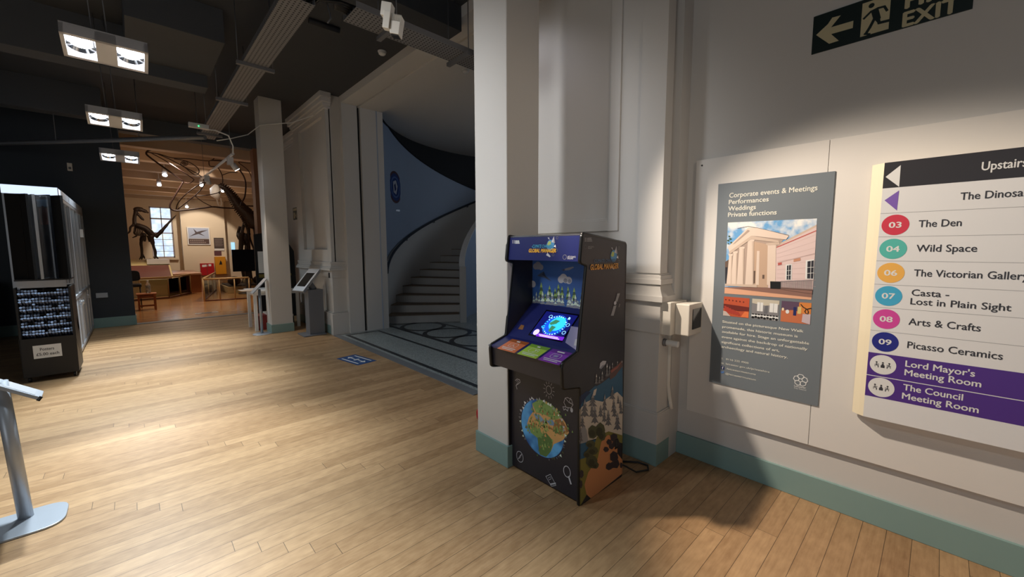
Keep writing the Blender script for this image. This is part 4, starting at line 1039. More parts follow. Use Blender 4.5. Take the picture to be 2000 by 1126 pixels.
xa.line([man[1], man[2], man[3], man[4], man[5]], .010, exg, 2); xa.poly(X_([(700, 95), (765, 75), (785, 150), (760, 200), (715, 150)]), exg, 2)
xa.line([man[7], man[8], man[9]], .013, exg, 2); xa.line([man[6], man[10], man[11], man[12]], .013, exg, 2); xa.line(X_([(645, 290), (690, 290)]), .009, exg, 2); xa.line(X_([(868, 150), (890, 180)]), .009, exg, 2)
xa.build('pictogram', plate)
xt = Txt(fex)
p, q, t_ = X_([(962, 226), (1452, 100), (985, 100)])
xt.word('EXIT', (p[0], (p[1] + q[1]) / 2), q[0] - p[0], .066, exc, 2, .04)
xt.word('FIRE', (p[0] + .004, (p[1] + q[1]) / 2 + .084), (q[0] - p[0]) * .97, .066, exc, 2, .04)
xt.build('lettering', plate)

# thermostat boxes, switch knob and conduit on the side of the pilaster
th = thing('thermostat', 'white thermostat with dark window on its back box beside the poster', 'thermostat', (2.72, 1.24, 0.9))
MB().box(2.56, 2.80, 1.195, 1.262, 0.925, 1.145, M['cream']).build('back_box', th, bevel=0.004)
MB().box(2.625, 2.86, 1.10, 1.195, 0.925, 1.135, M['cream']).build('cover', th, bevel=0.006)
MB().box(2.675, 2.81, 1.096, 1.1005, 0.965, 1.10, M['black_gloss']).build('window', th)
kn = thing('push_knob', 'round white push knob below the thermostat', 'switch', (2.6, 1.25, 0.86))
MB().cyl((2.615, 1.262, 0.862), (2.615, 1.246, 0.862), 0.026, M['galv']).build('rose', kn); MB().cyl((2.625, 1.246, 0.862), (2.625, 1.165, 0.86), 0.021, M['white']).build('button', kn, bevel=0.003)
tag(MB().tube([(2.69, 1.255, 0.925), (2.69, 1.255, 0.62), (2.69, 1.255, 0.55), (2.705, 1.25, 0.46), (2.71, 1.24, 0.40), (2.71, 1.235, 0.372)], 0.013, M['cream']).build('conduit', origin=(2.69, 1.25, 0.37)), 'white cable conduit running down from the thermostat', 'conduit')
# red object just peeping round the near column
tag(MB().lathe([(0.0, 0), (0.07, 0), (0.075, 0.02), (0.075, 0.06), (0.06, 0.085), (0.02, 0.10), (0.0, 0.10)], (2.2, 2.70, 0), M['red'], 20).build('door_stop', origin=(2.2, 2.70, 0)), 'small round red object on the floor behind the near column', 'door stop')
# ================================================================== STAIRCASE
st = thing('staircase', 'curved grey staircase with carpeted treads winding up a blue stairwell', 'staircase', (4.9, 7.4, 0))
M['riser'] = mat('riser_paint', (188, 186, 182), 0.55); M['carpet'] = mat('stair_carpet', (124, 106, 88), 0.9, noise=0.12, scale=60)
RI, RO, T0, DT, RISE = 2.0, SR - 0.012, 2.552, 0.115, 0.167
def pol(r, t, z): return (SX + r * math.cos(t), SY + r * math.sin(t), z)
def wedge(mb, r0, r1, ta, tb, z0, z1, m, n=3):
    v = []
    for i in range(n + 1):
        t = ta + (tb - ta) * i / n
        v += [pol(r0, t, z0), pol(r1, t, z0), pol(r1, t, z1), pol(r0, t, z1)]
    f = [(0, 1, 2, 3), (4 * n, 4 * n + 3, 4 * n + 2, 4 * n + 1)]
    for i in range(n):
        p = 4 * i; q = p + 4
        for k in range(4): f.append((p + k, q + k, q + (k + 1) % 4, p + (k + 1) % 4))
    return mb.add(v, f, m)
for k in range(1, 19):
    ta = T0 - DT * (k - 1); z = RISE * k
    s_ = wedge(MB(), RI, RO, ta, ta - DT - 0.02, max(0, z - 0.45), z - 0.012, M['riser']).build('step', st)
    wedge(MB(), RI + 0.03, RO - 0.03, ta + 0.008, ta - DT, z - 0.012, z, M['carpet']).build('carpet_tread', s_)
railz = lambda t: 1.05 + 1.42 * max(0, 2.66 - t)
dd = arc_wall(MB(), SR - 0.03, SR - 0.012, 2.62, 0.5, 0.0, lambda t: railz(t) - 0.02, M['wall'], 60).build('dado_panel', st)
hp = [pol(SR - 0.09, 2.66 - 2.1 * i / 50, railz(2.66 - 2.1 * i / 50)) for i in range(51)]
hr = MB().tube(hp, 0.026, M['dark_wall'], 8).build('handrail', st)
for i in range(4, 50, 8):
    t = 2.66 - 2.1 * i / 50; MB().tube([pol(SR - 0.02, t, railz(t) - 0.06), pol(SR - 0.09, t, railz(t) - 0.06), pol(SR - 0.09, t, railz(t) - 0.01)], 0.009, M['dark_wall'], 6).build('handrail_bracket', hr)
def inner_top(t):
    s = max(0, 2.56 - t); return 1.12 + 1.62 * s - 0.10 * (1 - math.exp(-6 * s))
iw = arc_wall(MB(), 1.90, 2.0, 2.60, 0.4, 0.0, inner_top, M['wall_stair'], 60).build('balustrade_wall', st)
arc_wall(MB(), 1.89, 2.01, 2.60, 0.4, lambda t: inner_top(t), lambda t: inner_top(t) + 0.03, M['wall'], 60).build('coping', iw)
arc_wall(MB(), 1.885, 2.015, 2.635, 2.595, 0, 1.15, M['riser'], 2).build('newel_post', st)

# roundels on the stairwell wall
def roundel(name, t, z, r, label):
    c = Vector(pol(SR - 0.006, t, z)); nrm = Vector((-math.cos(t), -math.sin(t), 0))
    f = Fr(c, Vector((0, 0, 1)).cross(nrm) , (0, 0, 1)); A = Art(f, 0.002)
    root = thing(name, label, 'sign', c)
    MB().cyl(c, c + nrm * 0.004, r, ink('roundel_brown', (92, 62, 64)), 32).build('disc', root)
    A.base = 0.006
    A.ell((0, 0), r * .86, r * .86, ink('roundel_blue', (44, 66, 124)), 0, 0, 32); A.ring((0, 0), r * .62, r * .1, ink('roundel_mid', (92, 116, 168)), 1, 28)
    A.poly([(-.3 * r, -.35 * r), (.1 * r, -.45 * r), (.35 * r, .1 * r), (.1 * r, .45 * r), (-.35 * r, .3 * r)], P_['cloud'], 2); A.poly([(-.1 * r, -.3 * r), (.12 * r, -.1 * r), (0, .25 * r), (-.2 * r, .1 * r)], P_['navy'], 3)
    A.build('roundel_print', root); return root
roundel('roundel_sign', 2.262, 2.86, 0.345, 'big round blue sign with brown rim high on stairwell wall')
roundel('roundel_sign', 1.46, 0.87, 0.17, 'small round sign low under the stairs past the newel')
tag(MB().box(*(lambda c: (c.x - .05, c.x + .05, c.y - .03, c.y - .01, c.z - .02, c.z + .02))(Vector(pol(SR, 2.24, 2.36))), M['alu']).build('wall_vent', origin=pol(SR, 2.24, 2.36)), 'tiny bracket on the stairwell wall under the big roundel', 'bracket')

# ================================================================== FLOOR STICKER
fk = Fr((2.14, 5.33, 0.0), (0.72, -0.694, 0), (0.694, 0.72, 0))
stq = [(1.954, 5.619), (2.077, 5.06), (2.298, 5.149), (2.295, 5.593)]
sk = Art(Fr((0, 0, 0.0), (1, 0, 0), (0, 1, 0)), 0.001)
S0 = [on(x, y, 'z', 0.001) for x, y in ((657, 700), (699, 713), (734, 704), (694, 691))]
fk = Fr(S0[0], S0[1] - S0[0], Vector((0, 0, 1)).cross(S0[1] - S0[0])); L_ = (S0[1] - S0[0]).length; Hh = ((S0[3] - S0[0]).length + (S0[2] - S0[1]).length) / 2
skr = thing('floor_sticker', 'blue square floor sticker with white arrows near the stair hall', 'floor sticker', S0[0])
v = [fk.P(a, b, w) for w in (0, 0.001) for b in (0, Hh) for a in (0, L_)]
stb = MB().add(v, [(0, 2, 3, 1), (4, 5, 7, 6), (0, 1, 5, 4), (2, 6, 7, 3), (0, 4, 6, 2), (1, 3, 7, 5)], ink('sticker_blue', (30, 76, 132))).build('sheet', skr)
A = Art(fk, 0.0014); wq = P_['white']
A.rect(.12 * L_, .88 * L_, .80 * Hh, .88 * Hh, wq); A.rect(.12 * L_, .88 * L_, .12 * Hh, .20 * Hh, wq)
A.poly([(.10 * L_, .5 * Hh), (.24 * L_, .34 * Hh), (.24 * L_, .66 * Hh)], wq); A.poly([(.9 * L_, .5 * Hh), (.76 * L_, .34 * Hh), (.76 * L_, .66 * Hh)], wq); A.rect(.24 * L_, .42 * L_, .47 * Hh, .53 * Hh, wq); A.rect(.58 * L_, .76 * L_, .47 * Hh, .53 * Hh, wq); A.rect(.46 * L_, .54 * L_, .36 * Hh, .64 * Hh, wq)
A.build('sticker_print', stb)

# ================================================================== LEFT: STAND, POSTER RACK, GLASS CASE
ls = thing('lectern_stand', 'silver lectern stand on a rounded base at the left edge', 'display stand', (-0.53, 3.38, 0))
bp_ = rounded([(-0.80, 3.205), (-0.372, 3.205), (-0.372, 3.50), (-0.80, 3.50)], 0.10, 6)
MB().prism(bp_, 'z', 0.0, 0.012, M['steel_paint']).build('base_plate', ls, bevel=0.003)
MB().tube([(-0.535, 3.415, 0.012), (-0.565, 3.415, 0.80)], [0.030, 0.030], M['steel_paint'], 20).build('pole', ls)
fl_ = Fr((-0.415, 3.33, 0.695), (0.80, 0, -0.575), (0.08, 0.97, -0.235)); fl_.v = (fl_.v - fl_.u * fl_.v.dot(fl_.u)).normalized(); fl_.n = fl_.u.cross(fl_.v)
lh = frbox(MB(), fl_, -0.62, 0, 0, 0.30, -0.018, 0, M['steel_paint']).build('graphic_panel', ls, bevel=0.003)
frbox(MB(), fl_, -0.60, -0.03, 0.02, 0.28, 0, 0.0015, ink('stand_sheet', (150, 152, 156))).build('printed_sheet', lh)
MB().tube([(-0.563, 3.415, 0.75), fl_.P(-0.18, 0.09, -0.018)], 0.026, M['steel_paint'], 14).build('pole_head', ls)
frbox(MB(), fl_, -0.012, 0.003, 0.0, 0.02, -0.021, 0.002, M['black']).build('end_cap', lh)
tag(MB().prism(rounded([(-1.5, 3.98), (-1.01, 3.98), (-1.01, 4.4), (-1.5, 4.4)], 0.05), 'z', 0.0, 0.33, mat('dark_leather', (34, 24, 25), 0.45)).build('pouf', bevel=0.02, origin=(-1.15, 4.2, 0)), 'dark brown leather pouf just showing at the left border', 'pouf')

RX0, RX1, RYF, RYB = -0.985, -0.555, 6.95, 7.5
rk = thing('poster_rack', 'tall black poster rack with flip panels above and tube bins below', 'poster rack', (-0.77, 7.2, 0))
M['rack'] = mat('rack_black', (15, 15, 17), 0.45)
rb_ = MB(); rb_.box(RX0, RX1, RYF + 0.02, RYB, 0.06, 0.50, M['rack']); rb_.box(RX0, RX0 + 0.02, RYF + 0.02, RYB, 0.5, 1.08, M['rack']); rb_.box(RX1 - 0.02, RX1, RYF + 0.02, RYB, 0.5, 1.08, M['rack']); rb_.box(RX0, RX1, RYF + 0.34, RYB, 0.5, 1.08, M['rack'])
rb_.build('rack_body', rk, bevel=0.004)
for x in (RX0 + 0.04, RX1 - 0.04):
    for y in (RYF + 0.07, RYB - 0.06): MB().cyl((x - 0.012, y, 0.032), (x + 0.012, y, 0.032), 0.032, M['black']).build('caster', rk)
MB().box(RX0 + 0.03, RX1 - 0.03, RYF + 0.04, RYF + 0.10, 1.075, 1.16, M['alu']).build('header_strip', rk)
MB().box(RX1 - 0.06, RX1 + 0.02, RYF + 0.03, RYF + 0.05, 1.105, 1.112, M['alu']).build('latch', rk)
bw_ = (RX1 - RX0 - 0.04) / 4
gr_ = MB()
for i in range(5): gr_.box(RX0 + 0.02 + bw_ * i - 0.002, RX0 + 0.02 + bw_ * i + 0.002, RYF + 0.05, RYF + 0.34, 0.5, 1.06, M['rack'])
for j in range(7):
    z = 0.49 + 0.092 * j; gr_.prism([(RYF + 0.05, z), (RYF + 0.34, z - 0.12), (RYF + 0.34, z - 0.116), (RYF + 0.05, z + 0.004)], 'x', RX0 + 0.02, RX1 - 0.02, M['rack'])
gr_.build('bin_grid', rk)
# flip panels: black felt-edged frames fanned round a post
for i, (xa, xb, ya, yb, mm, nm, lb) in enumerate(((-0.975, -0.86, 7.10, 7.02, 'felt', 'flip_panel', None), (-0.90, -0.805, 7.08, 6.96, 'felt', 'flip_panel', None), (-0.80, -0.76, 7.10, 6.98, 'alu', 'panel_edge', 'bright metal panel edge'),
        (-0.745, -0.64, 7.08, 6.93, 'sleeve', 'poster_sleeve', 'clear sleeve holding a faded poster'), (-0.635, -0.545, 7.04, 6.92, 'felt', 'flip_panel', None))):
    d = Vector((xb - xa, yb - ya, 0)); q = Vector((-d.y, d.x, 0)).normalized() * 0.012; p = [Vector((xa, ya, 0)), Vector((xb, yb, 0))]
    pb = [(p[0] - q)[:2], (p[1] - q)[:2], (p[1] + q)[:2], (p[0] + q)[:2]]
    o = MB().prism([tuple(x) for x in pb], 'z', 1.17, 2.12, M[mm]).build(nm, rk)
    if lb: o['label'] = lb
pp = Fr((-0.745, 7.10, 1.17), (0.105, -0.15, 0), (0, 0, 1)); A = Art(pp, 0.0135)
A.rect(0.005, 0.178, 0.02, 0.93, ink('old_poster', (92, 88, 86)), 0); A.rect(0.03, 0.16, 0.62, 0.80, ink('old_pink', (166, 118, 104)), 1); A.rect(0.01, 0.175, 0.82, 0.9, ink('old_blue', (120, 150, 176)), 1); A.ell((0.09, 0.72), .05, .11, ink('old_brown', (112, 78, 70)), 2); A.rect(0.06, 0.13, 0.1, 0.5, ink('old_grey', (70, 68, 70)), 1)
A.build('sleeved_poster', rk)
MB().cyl((-0.77, 7.22, 1.1), (-0.77, 7.22, 2.13), 0.03, M['rack']).build('post', rk); MB().box(-0.97, -0.55, 6.98, 7.40, 1.155, 1.172, M['rack']).build('carousel_base', rk)
cd = thing('price_card', 'white price card taped to the front of the black poster rack', 'sign', (-0.73, RYF, 0.36))
fc = Fr((RX0, RYF + 0.02, 0), (1, 0, 0), (0, 0, 1)); q4 = [fc.px(*p) for p in ((64, 676), (120, 669), (121, 693), (66, 702))]
u0 = (q4[0][0] + q4[3][0]) / 2; u1 = (q4[1][0] + q4[2][0]) / 2; v1 = (q4[0][1] + q4[1][1]) / 2; v0 = (q4[2][1] + q4[3][1]) / 2
cs = frbox(MB(), fc, u0, u1, v0, v1, 0, 0.002, P_['white']).build('card', cd)
T = Txt(fc, 0.0024); T.word('Posters', (u0 + .24 * (u1 - u0), v0 + .58 * (v1 - v0)), .5 * (u1 - u0), .032, ink('text_dark', (52, 52, 58)), 2, .015); T.word('£5.00 each', (u0 + .1 * (u1 - u0), v0 + .2 * (v1 - v0)), .8 * (u1 - u0), .032, ink('text_dark', (52, 52, 58)), 2, .015); T.build('lettering', cs)
# rolled posters, one by one
M['paper'] = mat('rolled_paper', (112, 122, 150), 0.4); M['paper_lit_end'] = mat('lit_paper_end', (184, 214, 255), 0.4)  # lit ends paler, sides darker: light painted into the paper colours
ax = Vector((0, -0.86, 0.51)); u_ = Vector((1, 0, 0)); w_ = ax.cross(u_)
rmb = MB(); n = 12; ring = []
for rr_, dl in ((0.0112, -0.34), (0.0112, -0.03), (0.0112, 0.0)):
    ring.append([ax * dl + u_ * (rr_ * math.cos(2 * math.pi * k / n)) + w_ * (rr_ * math.sin(2 * math.pi * k / n)) for k in range(n)])
for i in range(2):
    rmb.add(ring[i] + ring[i + 1], [(k, (k + 1) % n, n + (k + 1) % n, n + k) for k in range(n)], M['paper'], True)
rmb.add(ring[2], [list(range(n))], M['paper_lit_end']); rmb.add(ring[0], [list(range(n))], M['paper'])
first = None; rp = random.Random(11)
for j in range(6):
    for i in range(4):
        n_ = {(5, 1): 6, (5, 2): 4}.get((j, i), rp.choice((6, 7, 8, 8, 9, 11)))
        for k in range(n_):
            c_, r_ = k % 4, k // 4
            x = RX0 + 0.02 + bw_ * i + 0.0155 + c_ * 0.0245 + rp.uniform(-.001, .001); z = 0.553 + 0.092 * j + r_ * 0.029 + rp.uniform(-.002, .004); y = RYF + 0.03 + r_ * 0.008 + rp.uniform(0, 0.025)
            if first is None:
                first = rmb.build('rolled_poster'); o = first
                tag(o, 'rolled poster standing in a compartment of the black poster rack', 'rolled poster', 'rolled posters in the rack')
            else:
                o = first.copy(); COL.objects.link(o)
            o.location = (x, y, z)

# lit glass display case along the left side
gc2 = thing('display_case', 'aluminium framed glass display case with bright white top lightbox', 'display case', (-0.85, 9.2, 0))
GXr, GXl, GYf, GYb, GZ = -0.62, -1.07, 7.6, 10.95, 2.27
M['litbox'] = mat('lightbox_white', (206, 222, 246), 0.5, emit=1.0); M['case_white'] = mat('case_panel', (176, 182, 190), 0.4)
fr_ = MB()
for y in (GYf, 8.75, 9.9, GYb - 0.05):
    fr_.box(GXr - 0.05, GXr, y, y + 0.05, 0.04, GZ, M['alu'])
for y in (8.2, 9.3, 10.4): fr_.box(GXr - 0.03, GXr, y, y + 0.03, 0.04, 2.14, M['alu'])
fr_.box(GXl, GXl + 0.05, GYf, GYf + 0.05, 0.04, GZ, M['alu']); fr_.box(GXl, GXl + 0.05, GYb - 0.05, GYb, 0.04, GZ, M['alu'])
for z in (0.04, 0.80, 2.12): fr_.box(GXr - 0.05, GXr, GYf, GYb, z, z + 0.05, M['alu']); fr_.box(GXl, GXr, GYf, GYf + 0.05, z, z + 0.05, M['alu'])
fr_.build('frame', gc2, bevel=0.003)
MB().box(GXl, GXr - 0.005, GYf - 0.01, GYf + 0.3, 2.17, GZ, M['litbox']).build('lightbox', gc2)
MB().box(GXl, GXr, GYf + 0.3, GYb, 2.17, GZ, M['case_white']).build('case_top', gc2)
MB().box(GXl + 0.02, GXr - 0.015, GYf + 0.02, GYb - 0.02, 0.06, 0.80, M['case_white']).build('base_cabinet', gc2)
MB().box(GXr - 0.03, GXr - 0.024, GYf + 0.05, GYb - 0.05, 0.85, 2.12, M['clear']).build('side_glass', gc2); MB().box(GXl + 0.05, GXr - 0.05, GYf + 0.02, GYf + 0.026, 0.85, 2.12, M['clear']).build('front_glass', gc2)
MB().box(GXl + 0.02, GXl + 0.04, GYf + 0.05, GYb, 0.85, 2.17, M['dark_wall']).build('back_panel', gc2)
for z in (1.25, 1.68): MB().box(GXl + 0.05, GXr - 0.06, GYf + 0.06, GYb - 0.05, z, z + 0.008, M['clear']).build('shelf', gc2)
for y in (8.70, 8.86, 9.9): MB().tube([(GXr, y, 0.74), (GXr + 0.035, y, 0.74), (GXr + 0.035, y, 0.69), (GXr, y, 0.69)], 0.009, M['alu'], 6).build('door_handle', gc2)
MB().box(GXr - 0.02, GXr + 0.02, 10.3, 10.42, 1.72, 1.86, M['white']).build('lock_box', gc2)
area('case_light', (-0.85, 9.2, 2.16), (-0.85, 9.2, 0), 9, 0.3, 2.4, COOL)
wc = thing('pale_cabinet', 'pale grey cabinet cut by the left border beyond the rack', 'cabinet', (-1.9, 10.6, 0))
MB().box(-2.4, -1.79, 10.3, 10.98, 0.06, 0.95, M['case_white']).build('body', wc, bevel=0.004); MB().box(-2.42, -1.78, 10.28, 10.98, 0.95, 0.98, M['white']).build('top', wc); MB().box(-2.38, -1.82, 10.32, 10.96, 0, 0.06, M['black']).build('plinth', wc)
tag(MB().box(-0.56, -0.40, 11.025, 11.05, 0.585, 0.675, M['case_white']).build('socket_trunking', origin=(-0.48, 11.05, 0.58)), 'short pale trunking on the dark wall beside the glass case', 'trunking')
sw_ = thing('wall_sensor', 'small cream sensor box high on the dark wall', 'sensor', (-0.72, 11.05, 3.0))
MB().box(-0.755, -0.69, 11.02, 11.05, 2.94, 3.08, M['cream']).build('case', sw_, bevel=0.004); MB().box(-0.74, -0.705, 11.016, 11.0205, 2.97, 3.01, M['wire']).build('grille', sw_)

# ================================================================== AROUND THE FAR COLUMN
ks = thing('tablet_kiosk', 'grey metal kiosk with tilted tablet head beside far white column', 'kiosk', (2.27, 7.6, 0))
M['kiosk'] = mat('kiosk_grey', (126, 128, 134), 0.42, 0.35)
MB().prism(rounded([(2.05, 7.38), (2.43, 7.38), (2.43, 7.78), (2.05, 7.78)], 0.03), 'z', 0, 0.018, M['kiosk']).build('base_plate', ks, bevel=0.003)
MB().prism([(2.17, 7.46), (2.42, 7.46), (2.42, 7.68), (2.17, 7.68)], 'z', 0.018, 0.80, M['kiosk']).build('pillar', ks, bevel=0.004)
fh = Fr((1.985, 7.72, 0.79), (0.30, -0.95, 0), (0.66, 0.208, 0.75)); hw, hh = 0.31, 0.50
hb_ = frbox(MB(), fh, 0, hw, 0, hh, -0.045, 0, M['alu']).build('tablet_housing', ks, bevel=0.005)
frbox(MB(), fh, hw * .14, hw * .86, hh * .2, hh * .8, 0, 0.002, M['black_gloss']).build('screen', hb_)
MB().tube([fh.P(hw * .5, hh * .5, -0.045), (2.30, 7.57, 0.79)], 0.055, M['kiosk'], 10).build('neck', ks)
ss = thing('slim_sign_stand', 'slim silver sign stand in front of the white table legs', 'display stand', (1.60, 8.25, 0))
MB().lathe([(0.0, 0), (0.15, 0), (0.15, 0.008), (0.14, 0.012), (0, 0.012)], (1.60, 8.22, 0), M['steel_paint']).build('base_plate', ss); MB().cyl((1.60, 8.25, 0.01), (1.60, 8.25, 0.80), 0.022, M['steel_paint']).build('pole', ss)
MB().prism([(1.47, 0.735), (1.70, 0.985), (1.712, 0.975), (1.482, 0.725)], 'y', 8.15, 8.36, M['steel_paint']).build('graphic_panel', ss, bevel=0.003)
tb_ = thing('white_table', 'white square-legged table half hidden by the far column', 'table', (1.9, 8.8, 0))
MB().box(1.52, 2.36, 8.5, 9.2, 0.72, 0.75, M['white']).build('table_top', tb_, bevel=0.003); MB().box(1.56, 2.32, 8.55, 9.15, 0.66, 0.72, M['white']).build('apron', tb_)
for x in (1.56, 2.27):
    for y in (8.55, 9.10): MB().box(x, x + 0.05, y, y + 0.05, 0, 0.66, M['white']).build('leg', tb_)
tag(MB().prism([(1.36, 0.765), (1.62, 0.765), (1.66, 0.752), (1.4, 0.752)], 'y', 8.52, 8.8, mat('leaflet_pink', (226, 206, 186), 0.5)).build('leaflet', origin=(1.5, 8.6, 0.752)), 'pale leaflet lying over the near end of white table', 'leaflet')
rbx = thing('red_crate', 'dull red crate with pale lid under the white table', 'crate', (1.72, 8.75, 0))
M['dull_red'] = mat('dull_red', (136, 46, 44), 0.5)
MB().box(1.62, 1.98, 8.62, 8.98, 0.0, 0.27, M['dull_red']).build('body', rbx, bevel=0.006); MB().box(1.78, 1.99, 8.61, 8.99, 0.27, 0.30, M['cream']).build('lid', rbx)
bkb = thing('black_tower', 'black box unit standing under the white table by kiosk', 'box', (2.2, 8.8, 0))
MB().box(2.06, 2.24, 8.66, 9.08, 0.0, 0.62, M['black']).build('body', bkb, bevel=0.004); MB().box(2.07, 2.23, 8.655, 8.66, 0.2, 0.24, M['white']).build('label_strip', bkb)
lt = thing('laptop', 'black laptop standing open on the white table behind the kiosk', 'laptop', (2.22, 8.8, 0.75))
MB().box(2.08, 2.36, 8.62, 8.86, 0.75, 0.77, M['black']).build('keyboard_base', lt); MB().prism([(8.86, 0.77), (8.93, 0.98), (8.945, 0.975), (8.875, 0.765)], 'x', 2.08, 2.36, M['black_gloss']).build('lid', lt)
ab = thing('arched_board', 'white panel in a dark arched frame behind the far column', 'display board', (2.5, 10.0, 0))
aw = [on(x, y, 'y', 10.0) for x, y in ((552, 553), (575, 547), (572, 490), (566, 478), (556, 470))]
MB().prism([(1.9, 0.0), (aw[1].x + 0.05, 0.0), (aw[2].x + 0.02, aw[2].z), (aw[3].x, aw[3].z), (aw[4].x, aw[4].z + 0.02), (2.1, 1.86), (1.9, 1.82)], 'y', 10.0, 10.05, M['black']).build('arched_frame', ab)
MB().box(1.95, aw[2].x - 0.08, 9.985, 10.0, 1.0, 1.46, M['white']).build('white_panel', ab); MB().box(1.95, aw[2].x - 0.06, 9.984, 10.0, 0.90, 0.97, mat('olive_strip', (120, 104, 40), 0.5)).build('olive_strip', ab)
se = thing('small_exit_sign', 'tiny dark exit plate on the far wall near the column', 'sign', (2.75, 10.05, 2.3))
spl = MB().box(2.742, 2.75, 9.90, 10.22, 2.17, 2.44, exg).build('plate', se); fse = Fr((2.742, 10.22, 2.17), (0, -1, 0), (0, 0, 1)); A = Art(fse, .001); A.rect(.03, .29, .20, .25, exc, 1); A.rect(.05, .14, .03, .16, exc, 1); A.poly([(.18, .09), (.25, .15), (.25, .03)], exc, 1); A.build('pictogram', spl)
tag(MB().box(2.508, 2.516, 7.36, 7.42, 1.0, 1.09, M['black']).build('switch_plate', origin=(2.52, 7.39, 1.0)), 'small black switch plate on the pier above the kiosk', 'switch')
# ================================================================== CEILING SERVICES
def tray(name, label, along, a0, a1, c0, c1, z, hangers):
    t = thing(name, label, 'cable tray', ((c0 + c1) / 2, a0, z) if along == 'y' else (a0, (c0 + c1) / 2, z), 'cable trays under the ceiling')
    m = MB()
    B_ = lambda p0, p1, q0, q1, z0, z1: m.box(q0, q1, p0, p1, z0, z1, M['tray']) if along == 'y' else m.box(p0, p1, q0, q1, z0, z1, M['tray'])
    B_(a0, a1, c0, c1, z, z + 0.004); B_(a0, a1, c0 - 0.004, c0, z, z + 0.05); B_(a0, a1, c1, c1 + 0.004, z, z + 0.05)
    m.build('tray', t)
    for h in hangers:
        b = MB(); mm = M['galv']
        if along == 'y':
            b.box(c0 - 0.06, c1 + 0.06, h - 0.02, h + 0.02, z - 0.035, z - 0.001, mm); ho = b.build('cross_bracket', t)
            for x in (c0 - 0.045, c1 + 0.045): MB().cyl((x, h, z - 0.03), (x, h, CEIL), 0.005, M['wire'], 6).build('hanger_rod', ho)
        else:
            b.box(h - 0.02, h + 0.02, c0 - 0.05, c1 + 0.05, z - 0.035, z - 0.001, mm); ho = b.build('cross_bracket', t)
            for y in (c0 - 0.035, c1 + 0.035): MB().cyl((h, y, z - 0.03), (h, y, CEIL), 0.005, M['wire'], 6).build('hanger_rod', ho)
    cb_ = MB()
    for i, off in enumerate((0.25, 0.42, 0.6)):
        p = []
        for k in range(9):
            f_ = k / 8; q = c0 + (c1 - c0) * (off + 0.06 * math.sin(5 * f_ + i)); a = a0 + (a1 - a0) * f_; p.append((q, a, z + 0.02) if along == 'y' else (a, q, z + 0.02))
        cb_.tube(p, 0.011, M['black'], 6)
    cb_.build('cables', t); return t
tray('cable_tray', 'perforated steel cable tray running away down the hall', 'y', 3.5, 8.8, 0.955, 1.175, 3.4, (5.0, 6.35, 8.4))
tray('cable_tray', 'perforated steel cable tray crossing to the near column', 'x', 1.42, 3.0, 3.30, 3.56, 3.4, (1.75, 2.5))
jn = thing('cable_bundle', 'black cable loops bridging between the two cable trays', 'cable bundle', (1.2, 3.5, 3.45))
for i in range(5):
    MB().tube([(1.0 + .04 * i, 3.62, 3.43), (1.06 + .04 * i, 3.48, 3.47), (1.2 + .02 * i, 3.42 - .02 * i, 3.42 + .03 * i), (1.35, 3.42 + .03 * i, 3.46), (1.5, 3.36 + .03 * i, 3.43)], 0.014, M['black'], 6).build('cable', jn)
MB().tube([(1.22, 3.50, 3.55), (1.26, 3.46, 3.42), (1.28, 3.46, 3.33), (1.25, 3.45, 3.28)], 0.006, M['wire'], 6).build('loose_wire', jn)
tag(MB().cyl(on(603, 40, 'z', 4.07), on(663, 60, 'z', 4.07), 0.03, M['black_paint'], 8).build('black_pipe', origin=(1.2, 4.4, 4.07)), 'thin black pipe running under the dark ceiling', 'pipe')
pz = thing('conduit_run', 'long dark conduit slanting across below the far lights', 'conduit', (-0.2, 9.1, 3.2))
MB().tube([(-2.6, 11.0, 3.16), (-1.42, 10.45, 3.2), (0.0, 8.85, 3.2), (0.55, 8.2, 3.2), (0.93, 7.8, 3.2)], 0.035, M['galv'], 8).build('pipe', pz)
for x, y in ((-0.75, 9.65), (0.2, 8.6)): MB().cyl((x, y, 3.2), (x, y, CEIL), 0.006, M['wire'], 6).build('hanger_rod', pz)

